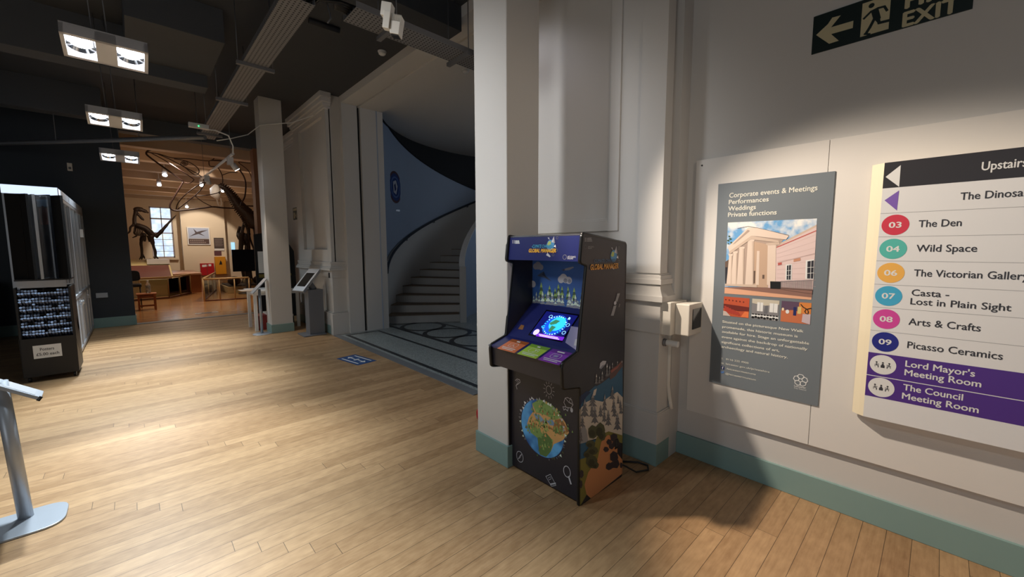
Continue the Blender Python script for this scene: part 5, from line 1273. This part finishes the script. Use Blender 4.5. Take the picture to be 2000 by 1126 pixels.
# twin pendants
def pendant(y, label):
    r = thing('twin_pendant', label, 'pendant light', (-0.04, y, 3.0), 'twin pendants over the hall')
    b = MB(); f = Fr((-0.265, y, 3.0), (1, 0, 0), (0, 0.952, -0.305)); LX, LY = 0.46, 0.262
    def bx(u0, u1, v0, v1, w0, w1, m): frbox(b, f, u0, u1, v0, v1, w0, w1, m)
    wt = M['pend']
    # f.n points up-and-back; the open face looks down
    for (u0, u1, v0, v1) in ((0, LX, 0, .022), (0, LX, LY - .022, LY), (0, .022, 0, LY), (LX - .022, LX, 0, LY), (LX / 2 - .055, LX / 2 + .055, 0, LY)): bx(u0, u1, v0, v1, 0.0, 0.075, wt)
    bx(0, LX, 0, LY, 0.072, 0.085, wt)
    b.build('housing', r)
    for i, c in enumerate(((0.022 + LX / 2 - .055) / 2, LX - (0.022 + LX / 2 - .055) / 2)):
        g = MB(); cc = [f.P(c, LY * .5, w) for w in (0.068, 0.02)]
        g.tube([cc[0], cc[1]], [0.045, 0.078], M['reflector'], 24, False); ho = g.build('reflector', r)
        MB().cyl(f.P(c, LY * .5, 0.066), f.P(c, LY * .5, 0.046), 0.06, M['lamp_white'], 24).build('lamp', ho)
        loc = f.P(c, LY * .5, 0.004); spot('pendant_lamp_light', loc, (loc.x + 0.04, loc.y - 0.95, 0), 300, 58, COOL, 0.85, 0.05); spot('pendant_spill_light', loc, (loc.x, loc.y - 0.95, 0), 38, 150, COOL, 1.0, 0.05)
    for x in (-0.10, -0.02): MB().cyl((x, y + 0.12, 2.98), (x - .04, y + 0.12, CEIL), 0.004, M['wire'], 6).build('suspension_wire', r)
    MB().tube([(-0.14, y + .1, 3.06), (-0.10, y + 0.12, 3.09), (-0.02, y + 0.12, 3.09), (0.02, y + .1, 3.06)], 0.004, M['wire'], 6).build('cable', r)
    return r
M['pend'] = mat('pendant_grey', (206, 204, 204), 0.4, 0.1); M['reflector'] = mat('mirror_reflector', (230, 232, 236), 0.12, 1.0); M['lamp_white'] = mat('lamp_glow', (240, 246, 255), 0.5, emit=22)
pendant(4.27, 'twin square pendant with two bright lamps, nearest of the row')
pendant(6.48, 'twin square pendant with two bright lamps, second of the row')
pendant(9.03, 'twin square pendant with two bright lamps, farthest before the gallery')

# short lighting track and its heads
tr = thing('lighting_track', 'short pale lighting track hanging before the gallery opening', 'lighting track', (1.23, 9.3, 3.0))
TA, TB = on(455, 300, 'z', 3.0), on(394, 349, 'z', 2.96)
MB().tube([TA, TB], 0.028, M['pend'], 4).build('rail', tr)
for t_ in (0.05, 0.9):
    p = TA.lerp(TB, t_); MB().cyl(p, (p.x, p.y, CEIL), 0.004, M['wire'], 6).build('suspension_wire', tr)
MB().tube([(0.86, 7.36, 3.22), (1.02, 7.5, 3.26), (1.2, 7.62, 3.24), (1.27, 7.75, 3.12), tuple(TA)], 0.010, M['white'], 6).build('feed_cable', tr)
for nm, px_, z_, on_ in (('track_spot', (456, 312), 2.93, True), ('track_spot', (404, 338), 2.93, False)):
    p = TA.lerp(TB, 0.08 if on_ else 0.8) - Vector((0, 0, 0.075))
    q = thing(nm, 'white track spotlight, lit, on near end of hanging track' if on_ else 'white track spotlight, unlit, at far end of hanging track', 'spotlight', p)
    MB().box(p.x - .04, p.x + .04, p.y - .05, p.y + .05, p.z - .06, p.z + .06, M['pend']).build('driver_box', q, bevel=0.004)
    e = p + Vector((0.09, 0.02, -0.12)) if on_ else p + Vector((0.04, 0.1, -0.08)); MB().cyl(p + (e - p) * .35, e, 0.042, M['pend'], 16).build('lamp_head', q)
    if on_: MB().cyl(e, e + (e - p) * 0.03, 0.038, M['lamp_white'], 16).build('lens', q); spot('track_spot_light', e + (e - p) * .12, e + Vector((0.3, -0.3, -3)), 40, 60, WARM)
eb = thing('emergency_light', 'small white box with green indicator beside the cable tray', 'emergency light', (0.78, 7.3, 3.2))
pe = on(370, 243, 'z', 3.2); pf = on(397, 256, 'z', 3.2)
MB().box(pe.x, pf.x + 0.05, 7.25, 7.33, 3.2, 3.26, M['pend']).build('case', eb, bevel=0.004); MB().cyl((pe.x + 0.2, 7.29, 3.25), (pe.x + 0.2, 7.29, CEIL), 0.005, M['wire'], 6).build('hanger_rod', eb); MB().ball((pe.x + 0.11, 7.245, 3.222), 0.007, mat('green_led', (60, 240, 130), 0.4, emit=3)).build('indicator', eb)
tag(MB().tube([(1.1, 8.0, 3.22), (1.3, 8.06, 3.3), (1.55, 8.12, 3.42), (1.75, 8.128, 3.62), (2.2, 8.0, 3.72), (2.44, 7.6, 3.80)], 0.008, M['white'], 6).build('slung_cable', origin=(1.5, 8.0, 3.4)), 'thin pale cable slung from the tray to far column', 'cable')

# projector-like spotlight with heat sink on the near tray
pj_ = thing('finned_spotlight', 'white spotlight with comb-like heat sink near the crossing tray', 'spotlight', (1.36, 2.62, 3.1))
fs_ = Fr(on(735, 62, 'y', 2.62), CR, -CD); SCL = 2.72 / FPX if False else (on(736, 62, 'y', 2.62) - on(735, 62, 'y', 2.62)).length
o0 = on(738, 52, 'y', 2.62); SCL *= 0.68
def lb(a, x0, x1, y0, y1, d0, d1, m, nm, par):
    """box in the lamp's own frame; sizes in pixels of its width"""
    f = Fr(o0, Vector((0.73, -0.66, -0.18)), Vector((0.05, -0.17, 0.98))); f.v = (f.v - f.u * f.v.dot(f.u)).normalized(); f.n = f.u.cross(f.v)
    return frbox(MB(), f, x0 * SCL, x1 * SCL, y0 * SCL, y1 * SCL, d0 * SCL, d1 * SCL, m).build(nm, par, bevel=0.003)
M['spot_white'] = mat('spot_white', (222, 216, 204), 0.4)
lb(0, 2, 28, 30, 62, -30, 0, M['spot_white'], 'mounting_box', pj_); lb(0, 12, 29, 0, 40, -18, 4, M['spot_white'], 'arm', pj_)
hs = lb(0, 31, 55, -8, 22, -34, 0, M['spot_white'], 'lamp_body', pj_)
for i in range(8): lb(0, 31 + i * 3.3, 32.4 + i * 3.3, 20, 38, -34, 0, M['spot_white'], 'heat_sink_fin', hs)
lb(0, 33, 53, -11, -8, -30, -4, M['black'], 'lens_ring', hs)
M['det'] = mat('detector_white', (214, 214, 212), 0.4)
for nm, c, z, lbl in (('smoke_detector', (2.686, 5.245), CEIL, 'round white smoke detector on the dark hall ceiling'), ('smoke_detector', (3.65, 4.84), 4.05, 'round white smoke detector on the pale stair hall ceiling')):
    t = thing(nm, lbl, 'smoke detector', (c[0] - (0.1 if z == CEIL else 0), c[1], z)); cx = c[0] - (0.1 if z == CEIL else 0)
    MB().lathe([(0.0, -0.012), (0.055, -0.012), (0.055, 0), (0, 0)], (cx, c[1], z), M['det']).build('base', t); MB().lathe([(0.0, -0.05), (0.03, -0.048), (0.045, -0.035), (0.045, -0.012), (0, -0.012)], (cx, c[1], z), M['det']).build('head', t)
cl_ = thing('ceiling_downlight', 'bright round downlight at the top border over the column', 'downlight', (2.1, 3.05, 3.62))
MB().lathe([(0.05, 0.0), (0.065, 0.0), (0.065, 0.10), (0.05, 0.10)], (2.08, 3.03, 3.7), M['det'], 20).build('trim_ring', cl_); MB().cyl((2.08, 3.03, 3.71), (2.08, 3.03, 3.73), 0.05, M['lamp_white'], 20).build('lens', cl_)
MB().cyl((2.08, 3.03, 3.7), (2.08, 3.03, CEIL), 0.012, M['wire'], 8).build('stem', cl_)
# ================================================================== GALLERY
M['bone'] = mat('dark_bone', (44, 32, 26), 0.5, noise=0.2, scale=20); M['wirework'] = mat('wire_sculpture', (58, 34, 26), 0.5)
M['skull_white'] = mat('pale_skull', (236, 232, 224), 0.5)
spot('skull_fill_spot', (1.6, 14.9, 3.95), (2.0, 16.95, 3.6), 60, 26, WARM, 0.6, 0.05)  # added spot to brighten the pale skull
M['case_yellow'] = mat('plinth_cream', (206, 186, 130), 0.55); M['brown_top'] = mat('plinth_brown', (104, 58, 48), 0.5); M['rail_wood'] = mat('rail_wood', (206, 170, 116), 0.45); M['stool_wood'] = mat('stool_wood', (166, 98, 52), 0.5, noise=0.12, scale=14)
# giant wire head hung from the ceiling
wr = thing('wire_sculpture', 'giant dark wire head with open jaws hanging in the gallery', 'sculpture', (1.6, 13.5, 3.4))
ZW = lambda x, y, d=13.5: on(200 + x / 5, 220 + y / 5, 'y', d)
def smooth(pts, n=4):
    P = [Vector(p) for p in pts]; out = []
    for i in range(len(P) - 1):
        a, b, c, d = P[max(i - 1, 0)], P[i], P[i + 1], P[min(i + 2, len(P) - 1)]
        for k in range(n):
            t = k / n; out.append(0.5 * ((2 * b) + (c - a) * t + (2 * a - 5 * b + 4 * c - d) * t * t + (3 * b - a - 3 * c + d) * t ** 3))
    return out + [P[-1]]
def wire(nm, pts, r, d=13.5, sm=True):
    p = [ZW(*q) if len(q) == 2 else ZW(q[0], q[1], q[2]) for q in pts]; p = [ZW(q[0], q[1], q[2] if len(q) > 2 else d) for q in pts]
    MB().tube(smooth(p) if sm else p, r, M['wirework'], 6).build(nm, wr)
wire('outline_wire', [(1560, 420), (1300, 400), (1100, 380), (800, 360), (600, 348), (470, 362), (428, 395), (470, 440), (600, 535), (720, 620), (790, 672)], 0.022)
wire('outline_wire', [(790, 672), (740, 755), (690, 840), (660, 900), (672, 940), (730, 957), (850, 945), (1000, 928), (1080, 918), (1180, 928), (1300, 932)], 0.022)
wire('outline_wire', [(1560, 915), (1400, 908), (1350, 900), (1390, 820), (1400, 700), (1380, 620), (1320, 540), (1240, 490), (1170, 470), (1060, 465)], 0.020)
wire('jaw_wire', [(440, 385, 13.3), (560, 405, 13.2), (680, 440, 13.2), (850, 450, 13.2), (1040, 470, 13.3), (1100, 435, 13.4), (1140, 385, 13.5)], 0.013)
wire('jaw_wire', [(470, 390, 13.4), (600, 460, 13.3), (760, 560, 13.2), (880, 640, 13.2), (890, 660, 13.2), (850, 688, 13.3), (800, 682, 13.4)], 0.012)
wire('jaw_wire', [(520, 395, 13.2), (650, 450, 13.1), (800, 530, 13.1), (950, 610, 13.1), (1000, 680, 13.2)], 0.012)
wire('jaw_wire', [(720, 945, 13.3), (740, 880, 13.2), (820, 790, 13.1), (930, 710, 13.1), (1000, 680, 13.2), (970, 740, 13.2), (900, 810, 13.2), (730, 945, 13.4)], 0.012)
wire('jaw_wire', [(900, 810, 13.2), (980, 870, 13.2), (1080, 920, 13.4)], 0.011); wire('jaw_wire', [(910, 812, 13.2), (1020, 805, 13.1), (1130, 780, 13.1), (1180, 745, 13.2)], 0.011)
wire('cheek_wire', [(1040, 470, 13.0), (1050, 520, 12.9), (1120, 530, 12.9), (1165, 600, 12.9), (1175, 660, 12.9), (1170, 700, 13.0)], 0.012); wire('cheek_wire', [(1170, 610, 12.9), (1240, 585, 12.9), (1320, 582, 13.0)], 0.011)
wire('eye_socket', [(700, 450, 13.1), (830, 475, 13.0), (920, 530, 13.0), (945, 570, 13.0), (930, 600, 13.0), (890, 600, 13.1), (820, 545, 13.1), (760, 500, 13.1)], 0.012)
for r_ in (35, 20, 8): wire('eye_ring', [(800 + r_ * math.cos(a), 495 + .65 * r_ * math.sin(a), 12.98) for a in [2 * math.pi * k / 14 for k in range(15)]], 0.009, 13, False)
wire('neck_wire', [(1560, 500, 13.3), (1400, 488, 13.3), (1330, 485, 13.3), (1420, 560, 13.3), (1460, 650, 13.3), (1465, 780, 13.3), (1480, 860, 13.4)], 0.012)
for x in (700, 1250, 1500): p = ZW(x, 360 if x < 1000 else 400); MB().cyl(p, (p.x, p.y, CEIL), 0.005, M['wire'], 6).build('suspension_wire', wr)

# long-necked skeleton
sp = thing('sauropod_skeleton', 'dark long-necked dinosaur skeleton rearing behind the far column', 'skeleton', (3.0, 17.0, 0))
N_ = [on(x, y, 'y', 17.0) for x, y in ((430, 363), (438, 366), (446, 374), (453, 383), (459, 393), (466, 403), (474, 412), (482, 420), (489, 430), (494, 437))]
Ns = smooth(N_, 3); nv = MB()
for i, p in enumerate(Ns):
    r = 0.07 + 0.005 * i; nv.ball(p, r, M['bone'], 1.05, 1, 0.9, 8, 5)
    t = (Ns[min(i + 1, len(Ns) - 1)] - Ns[max(i - 1, 0)]).normalized(); up = Vector((t.z, 0, -t.x)); up = up if up.z > 0 else -up
    nv.tube([p, p + up * r * 1.5], [r * .5, r * .2], M['bone'], 5); nv.tube([p, p - up * r * 1.35 + t * .06], [r * .35, r * .12], M['bone'], 5)
nv.build('neck', sp)
sk_ = MB(); c = on(422, 377, 'y', 16.95)
sk_.tube([c + Vector((0.03, 0, 0.28)), c + Vector((-0.02, 0, 0.12)), c + Vector((-0.02, -0.03, -0.06)), c + Vector((0.04, -0.03, -0.20))], [0.06, 0.15, 0.15, 0.05], M['skull_white'], 10); skl = sk_.build('skull', sp); skl['label'] = 'pale skull'
MB().tube([c + Vector((0.0, -.02, -0.18)), c + Vector((0.03, -.04, -0.36)), c + Vector((0.09, -.02, -0.5)), c + Vector((0.13, 0, -0.34)), c + Vector((0.12, 0.0, -0.15))], 0.02, M['skull_white'], 6).build('lower_jaw', sp)
MB().ball(c + Vector((0.06, -.12, 0.0)), 0.035, M['bone'], 1, 1, 1.4).build('eye_socket', skl)
bx0 = on(487, 436, 'y', 17.3)
MB().tube(smooth([bx0 + Vector((-.1, 0, .1)), bx0 + Vector((.5, .2, -.1)), bx0 + Vector((1.4, .4, .0)), bx0 + Vector((2.4, .5, -.5))]), [0.17] * 12 + [0.12], M['bone'], 8).build('spine', sp)
rbm = MB()
for i in range(7):
    x = -0.15 + 0.2 * i
    for s in (-1, 1):
        rbm.tube(smooth([bx0 + Vector((x, 0.1, .05)), bx0 + Vector((x + .02, 0.1 + s * .38, -.2)), bx0 + Vector((x + .04, 0.1 + s * .42, -.55)), bx0 + Vector((x + .1, .1 + s * .16, -.95))], 3), 0.032, M['bone'], 6)
rbm.build('rib_cage', sp)
for i, (x0, y0) in enumerate(((-.30, -.15), (-.02, .45), (1.3, -.1), (1.5, .6))):
    b = bx0 + Vector((x0, y0, -.35)); k = b + Vector((-.05, -.05, -.65)); f = Vector((b.x + .02, b.y - .02, 0.32))
    MB().tube([b, b + Vector((0, 0, -.2)), k, k + Vector((0, 0, -.1)), f + Vector((0, 0, .15)), f], [.13, .08, .07, .10, .07, .12], M['bone'], 8).build('leg', sp)
for s in (-1, 1): MB().tube(smooth([bx0 + Vector((-.22, .1 + s * .3, -.1)), bx0 + Vector((-.3, .1 + s * .35, -.45)), bx0 + Vector((-.16, .1 + s * .1, -.75))]), 0.05, M['bone'], 8).build('shoulder_blade', sp)
pt = thing('skeleton_plinth', 'low pale plinth under the long-necked skeleton', 'plinth', (3.6, 17.4, 0))
MB().box(2.3, 5.6, 16.7, 18.4, 0, 0.22, M['rail_wood']).build('base', pt, bevel=0.01); MB().box(2.36, 5.54, 16.76, 18.34, 0.22, 0.26, mat('plinth_dark', (60, 48, 40), 0.7)).build('top_bed', pt)
for i, (x, z, r_) in enumerate(((2.55, .26, .2), (2.95, .26, .16), (3.3, .26, .2))):
    tag(MB().ball((x, 16.95, z + r_ * .75), r_, M['bone'] if i != 1 else M['case_yellow'], 1, .7, .8, 12, 7).build('fossil_boulder', origin=(x, 16.95, z)), ('dark rounded fossil lump at the left end of the plinth', 'pale rounded fossil lump between two dark ones on plinth', 'dark rounded fossil lump nearest the column on plinth')[i], 'fossil')
tv = thing('flat_screen', 'black flat screen on a pedestal in front of the skeleton', 'screen', (2.75, 16.3, 0))
a_, b_ = on(452, 487, 'y', 16.3), on(520, 528, 'y', 16.3)
MB().box(a_.x, b_.x + 0.1, 16.28, 16.33, b_.z, a_.z, M['black_gloss']).build('display', tv, bevel=0.004); MB().box(a_.x + 0.35, a_.x + 0.5, 16.33, 16.4, 0.04, a_.z - .1, M['black']).build('post', tv); MB().lathe([(0, 0), (.3, 0), (.3, .03), (.1, .05), (0, .05)], (a_.x + 0.42, 16.36, 0), M['black']).build('foot', tv)
bb_ = tag(MB().box(*(lambda p, q: (p.x, q.x, 24.26, 24.3, q.z, p.z))(on(451, 473, 'y', 24.29), on(459, 487, 'y', 24.29)), mat('blue_screen', (150, 200, 236), 0.4, emit=0.9)).build('lit_panel', origin=on(455, 480, 'y', 24.29)), 'small glowing blue screen beyond the black flat screen', 'screen')

# small two-legged skeleton on the cream plinth
rp_ = thing('raptor_skeleton', 'small two-legged dinosaur skeleton with raised tail before window', 'skeleton', (0.5, 19.5, 1.17))
RW = lambda x, y, d=19.5: on(235 + x / 8.046, 390 + y / 8.046, 'y', d)
RR = 0.0031
def bone(nm, pts, rs, d=19.5, seg=8, par=None):
    p = [RW(x, y, d) for x, y in pts]; q = smooth(p, 3); r = [rs[min(len(rs) - 1, int(i / (len(q) - 1) * (len(rs) - 1) + .5))] for i in range(len(q))]
    return MB().tube(q, [a * 0.82 for a in r], M['bone'], seg).build(nm, par or rp_)
bone('skull', [(228, 190), (255, 150), (310, 150), (370, 170), (445, 205)], [.05, .10, .10, .075, .03]); bone('lower_jaw', [(262, 215), (300, 250), (335, 290), (372, 322)], [.06, .05, .05, .03])
bone('neck', [(250, 180), (228, 250), (222, 330), (235, 390), (280, 420)], [.075, .065, .07, .085, .10]); bone('spine', [(240, 395), (310, 420), (390, 450), (450, 500), (500, 550), (540, 580)], [.10, .12, .12, .13, .12, .10])
bone('tail', [(540, 580), (620, 520), (700, 430), (770, 350), (830, 290), (880, 235)], [.10, .075, .055, .04, .026, .012])
for nm, d, off in (('leg', 19.3, 0), ('leg', 19.7, 1)):
    if not off: bone(nm, [(480, 560), (500, 640), (525, 740), (550, 810), (552, 870)], [.10, .075, .05, .05, .045], d); bone('foot', [(552, 870), (570, 900), (598, 925)], [.04, .03, .02], d); bone('foot', [(552, 870), (548, 900), (540, 925)], [.04, .03, .02], d)
    else: bone(nm, [(370, 520), (340, 600), (325, 680), (335, 760), (340, 850)], [.09, .07, .055, .05, .045], d); bone('foot', [(340, 850), (325, 900), (300, 938)], [.04, .03, .02], d); bone('foot', [(340, 850), (345, 900), (335, 940)], [.04, .03, .02], d); bone('foot', [(340, 850), (370, 890), (385, 925)], [.04, .03, .02], d)
bone('arm', [(215, 390), (160, 430), (150, 490), (110, 540)], [.05, .04, .035, .02], 19.3); bone('arm', [(250, 420), (215, 520), (260, 560), (190, 595)], [.04, .03, .03, .02], 19.75)
rm = MB()
for i in range(6):
    x = 230 + i * 26
    for s in (-.22, .22): rm.tube(smooth([RW(x, 420 + i * 6, 19.5), RW(x - 12, 480 + i * 5, 19.5 + s), RW(x + 5, 530 + i * 4, 19.5 + s), RW(x + 30, 560 + i * 2, 19.5 + s * .3)], 3), 0.016, M['bone'], 5)
rm.build('rib_cage', rp_); bone('pelvis', [(380, 540), (380, 600), (385, 655)], [.07, .06, .04]); bone('pelvis', [(440, 560), (452, 610), (465, 660)], [.06, .05, .04])
rq = thing('dinosaur_plinth', 'cream plinth with sloping brown panel beneath the small skeleton', 'plinth', (0.2, 19.0, 0))
MB().prism([(17.3, 0.0), (17.3, 0.55), (18.6, 0.95), (20.4, 1.15), (20.4, 0)], 'x', -1.8, 0.95, M['case_yellow']).build('body', rq, bevel=0.01)
MB().prism([(17.32, 0.575), (18.6, 0.97), (18.6, 0.955), (17.32, 0.56)], 'x', -1.7, 0.9, M['brown_top']).build('graphic_panel', rq)
MB().box(0.35, 0.95, 18.75, 20.2, 1.0, 1.17, M['panel_white']).build('foot_block', rq)
wn_ = thing('window_counter', 'reddish wooden counter along the wall under the window', 'counter', (1.3, 20.0, 0))
MB().box(0.97, 1.75, 17.9, 20.8, 0.62, 0.68, mat('counter_top', (206, 152, 116), 0.4)).build('top', wn_, bevel=0.006); MB().box(1.4, 1.72, 17.95, 20.7, 0, 0.62, M['stool_wood']).build('end_panel', wn_)
def barrier(name, label, p0, p1, n):
    b = thing(name, label, 'barrier', p0, 'wooden rail barriers round the exhibits'); p0 = Vector(p0); p1 = Vector(p1)
    MB().tube([p0 + Vector((0, 0, .65)), p1 + Vector((0, 0, .65))], 0.028, M['rail_wood'], 6).build('top_rail', b)
    for i in range(n): p = p0.lerp(p1, i / (n - 1)); MB().cyl(p, p + Vector((0, 0, .65)), 0.018, M['rail_wood'], 6).build('post', b)
    d = (p1 - p0).normalized(); q = Vector((-d.y, d.x, 0)) * .004
    MB().prism([tuple((p0 - q)[:2]), tuple((p1 - q)[:2]), tuple((p1 + q)[:2]), tuple((p0 + q)[:2])], 'z', .05, .6, M['clear']).build('glass_panel', b)
    MB().tube([p0 + Vector((0, 0, .02)), p1 + Vector((0, 0, .02))], 0.02, M['brown_top'], 6).build('floor_rail', b)
barrier('rail_barrier', 'low wooden rail barrier straight across before the black screen', (1.45, 14.6, 0), (2.55, 14.5, 0), 4)
barrier('rail_barrier', 'low wooden rail barrier going back from the middle to the wall', (1.45, 14.75, 0), (2.22, 18.6, 0), 4)
barrier('rail_barrier', 'low wooden rail barrier in front of the cream plinth', (-1.2, 16.2, 0), (0.75, 16.4, 0), 4)
barrier('rail_barrier', 'low wooden rail barrier bending back beside the wooden counter', (0.75, 16.4, 0), (1.4, 17.8, 0), 3)
# stool, bottle, chair
so = thing('wooden_stool', 'square wooden stool with a clear bottle on it', 'stool', (0.2, 13.5, 0))
MB().box(0.0, 0.38, 13.38, 13.76, 0.39, 0.42, M['stool_wood']).build('seat', so, bevel=0.006); MB().box(0.03, 0.35, 13.42, 13.72, 0.31, 0.37, M['stool_wood']).build('apron', so)
for x in (0.02, 0.32):
    for y in (13.40, 13.70): MB().box(x, x + .04, y, y + .04, 0, .39, M['stool_wood']).build('leg', so)
MB().box(0.05, 0.33, 13.42, 13.45, .1, .14, M['stool_wood']).build('stretcher', so)
M['bottle'] = mat('bottle_plastic', (226, 226, 218), 0.08); M['bottle'].node_tree.nodes['Principled BSDF'].inputs['Transmission Weight'].default_value = 0.75
fb_ = thing('floor_box', 'flat metal floor plate just inside the gallery opening', 'floor box', (1.2, 11.9, 0))
MB().box(0.98, 1.42, 11.82, 11.98, 0, 0.006, M['alu']).build('lid', fb_); MB().box(1.1, 1.3, 11.86, 11.94, 0.006, 0.008, M['dark_wall']).build('flap', fb_)
bo = thing('water_bottle', 'clear plastic bottle standing on the wooden stool', 'bottle', (0.23, 13.55, 0.42))
MB().lathe([(0, 0), (.045, 0), (.05, .02), (.05, .1), (.044, .13), (.05, .16), (.048, .22), (.02, .27), (.018, .29), (0, .29)], (0.23, 13.55, .42), M['bottle'], 14).build('body', bo); MB().cyl((0.23, 13.55, .71), (0.23, 13.55, .735), .02, M['white'], 12).build('cap', bo)
chh = thing('black_chair', 'black chair half hidden behind the dark wall edge', 'chair', (-0.05, 14.5, 0))
ct_ = on(258, 527, 'y', 14.5).z; cs_ = on(268, 553, 'y', 14.5).z
MB().prism(rounded([(-0.35, ct_ - .32), (0.12, ct_ - .28), (0.10, ct_ - .02), (-0.35, ct_)], .08), 'y', 14.5, 14.54, M['black']).build('backrest', chh, bevel=0.01)
MB().box(-0.35, 0.12, 14.05, 14.5, cs_ - .07, cs_, M['black']).build('seat', chh, bevel=0.01)
for x in (-0.33, 0.09):
    for y in (14.08, 14.48): MB().cyl((x, y, 0), (x, y, cs_ - .05), .013, M['black'], 6).build('leg', chh)
# wall pictures and boxes
def wallpic(name, label, cat, p0, p1, d, mframe):
    a, b = on(p0[0], p0[1], 'y', WY), on(p1[0], p1[1], 'y', WY); t = thing(name, label, cat, (a.x, WY, b.z)); o = MB().box(a.x, b.x, WY - d, WY, b.z, a.z, mframe).build('board', t, bevel=0.005); return t, o, a, b
t, o, a, b = wallpic('marine_reptile_picture', 'white framed picture of a swimming reptile above brown caption', 'picture', (364, 443), (411, 478), 0.06, M['white'])
f = Fr((a.x, WY - 0.06, b.z), (1, 0, 0), (0, 0, 1)); w = b.x - a.x; h = a.z - b.z; A = Art(f, .004, .002)
A.rect(.05 * w, .95 * w, .36 * h, .95 * h, ink('pic_blue', (172, 184, 208)), 0); A.rect(.05 * w, .95 * w, .05 * h, .34 * h, ink('pic_brown', (84, 62, 58)), 0)
A.poly([(.08 * w, .46 * h), (.3 * w, .62 * h), (.45 * w, .74 * h), (.62 * w, .8 * h), (.93 * w, .86 * h), (.66 * w, .72 * h), (.5 * w, .62 * h), (.32 * w, .56 * h)], ink('pic_rept', (72, 60, 64)), 1)
A.poly([(.36 * w, .66 * h), (.28 * w, .92 * h), (.44 * w, .72 * h)], ink('pic_rept', (72, 60, 64)), 1); A.poly([(.5 * w, .62 * h), (.78 * w, .5 * h), (.58 * w, .66 * h)], ink('pic_rept', (72, 60, 64)), 1)
for k, (x0, x1) in enumerate(((.1, .72), (.1, .8))): 
    x = x0
    while x < x1: A.rect(x * w, (x + .07) * w, (.22 - .11 * k) * h, (.28 - .11 * k) * h, ink('pic_text', (150, 136, 130)), 1); x += .09
A.build('picture_print', o)
t, o, a, b = wallpic('caption_board', 'dark caption board right of the reptile picture', 'board', (417, 464), (438, 489), 0.03, ink('caption_brown', (74, 62, 58)))
f = Fr((a.x, WY - 0.03, b.z), (1, 0, 0), (0, 0, 1)); w = b.x - a.x; h = a.z - b.z; A = Art(f, .004, .002)
for k in range(6): A.rect(.1 * w, (.9 - .05 * (k % 2)) * w, (.86 - .1 * k) * h, (.89 - .1 * k) * h, ink('pic_text', (150, 136, 130)), 1)
A.rect(0, w, 0, .16 * h, P_['white'], 1); A.build('caption_print', o)
t, o, a, b = wallpic('notice_strip', 'strip of small notices under the dark caption board', 'notice', (418, 490), (433, 499), 0.01, ink('notice_dark', (96, 60, 66)))
t, o, a, b = wallpic('yellow_box', 'tall yellow wall box with a small black emblem', 'box', (418, 501), (441, 534), 0.25, mat('box_yellow', (206, 140, 24), 0.5))
f = Fr((a.x, WY - 0.25, b.z), (1, 0, 0), (0, 0, 1)); w = b.x - a.x; h = a.z - b.z; A = Art(f, .004, .002); A.poly([(.35 * w, .55 * h), (.65 * w, .55 * h), (.6 * w, .7 * h), (.5 * w, .8 * h), (.42 * w, .66 * h)], P_['black'], 1); A.build('emblem', o)
t, o, a, b = wallpic('red_leaflet_rack', 'red leaflet rack with white cards beside the yellow box', 'rack', (390, 514), (418, 536), 0.2, M['red'])
f = Fr((a.x, WY - 0.2, b.z), (1, 0, 0), (0, 0, 1)); w = b.x - a.x; h = a.z - b.z; A = Art(f, .004, .002)
for u, v in ((.12, .7), (.32, .72), (.6, .75)): A.rect(u * w, (u + .2) * w, v * h, (v + .18) * h, P_['white'], 1)
A.rect(.45 * w, .5 * w, 0, h, M['dull_red'], 1); A.build('card_print', o)
# ceiling spots of the gallery
for i, (x, y) in enumerate(((322, 342), (311, 361), (394, 362), (435, 373), (365, 404))):
    p = on(x, y, 'z', 3.62 if i < 4 else 3.4); t = thing('gallery_spot', ('lit gallery spot in the open jaw gap', 'lit gallery spot lower left of the jaw gap', 'lit gallery spot below the hanging track', 'lit gallery spot right of the pale skull', 'lit gallery spot low over the window wall')[i], 'spotlight', p)
    MB().cyl(p + Vector((0, .03, .02)), p + Vector((0, .05, .2)), .06, M['pend'], 12).build('head', t); MB().ball(p, .055, M['lamp_white'], 1, 1, .7, 10, 6).build('lamp', t); MB().cyl(p + Vector((0, .05, .18)), (p.x, p.y + .05, CEIL), .015, M['pend'], 6).build('stem', t)
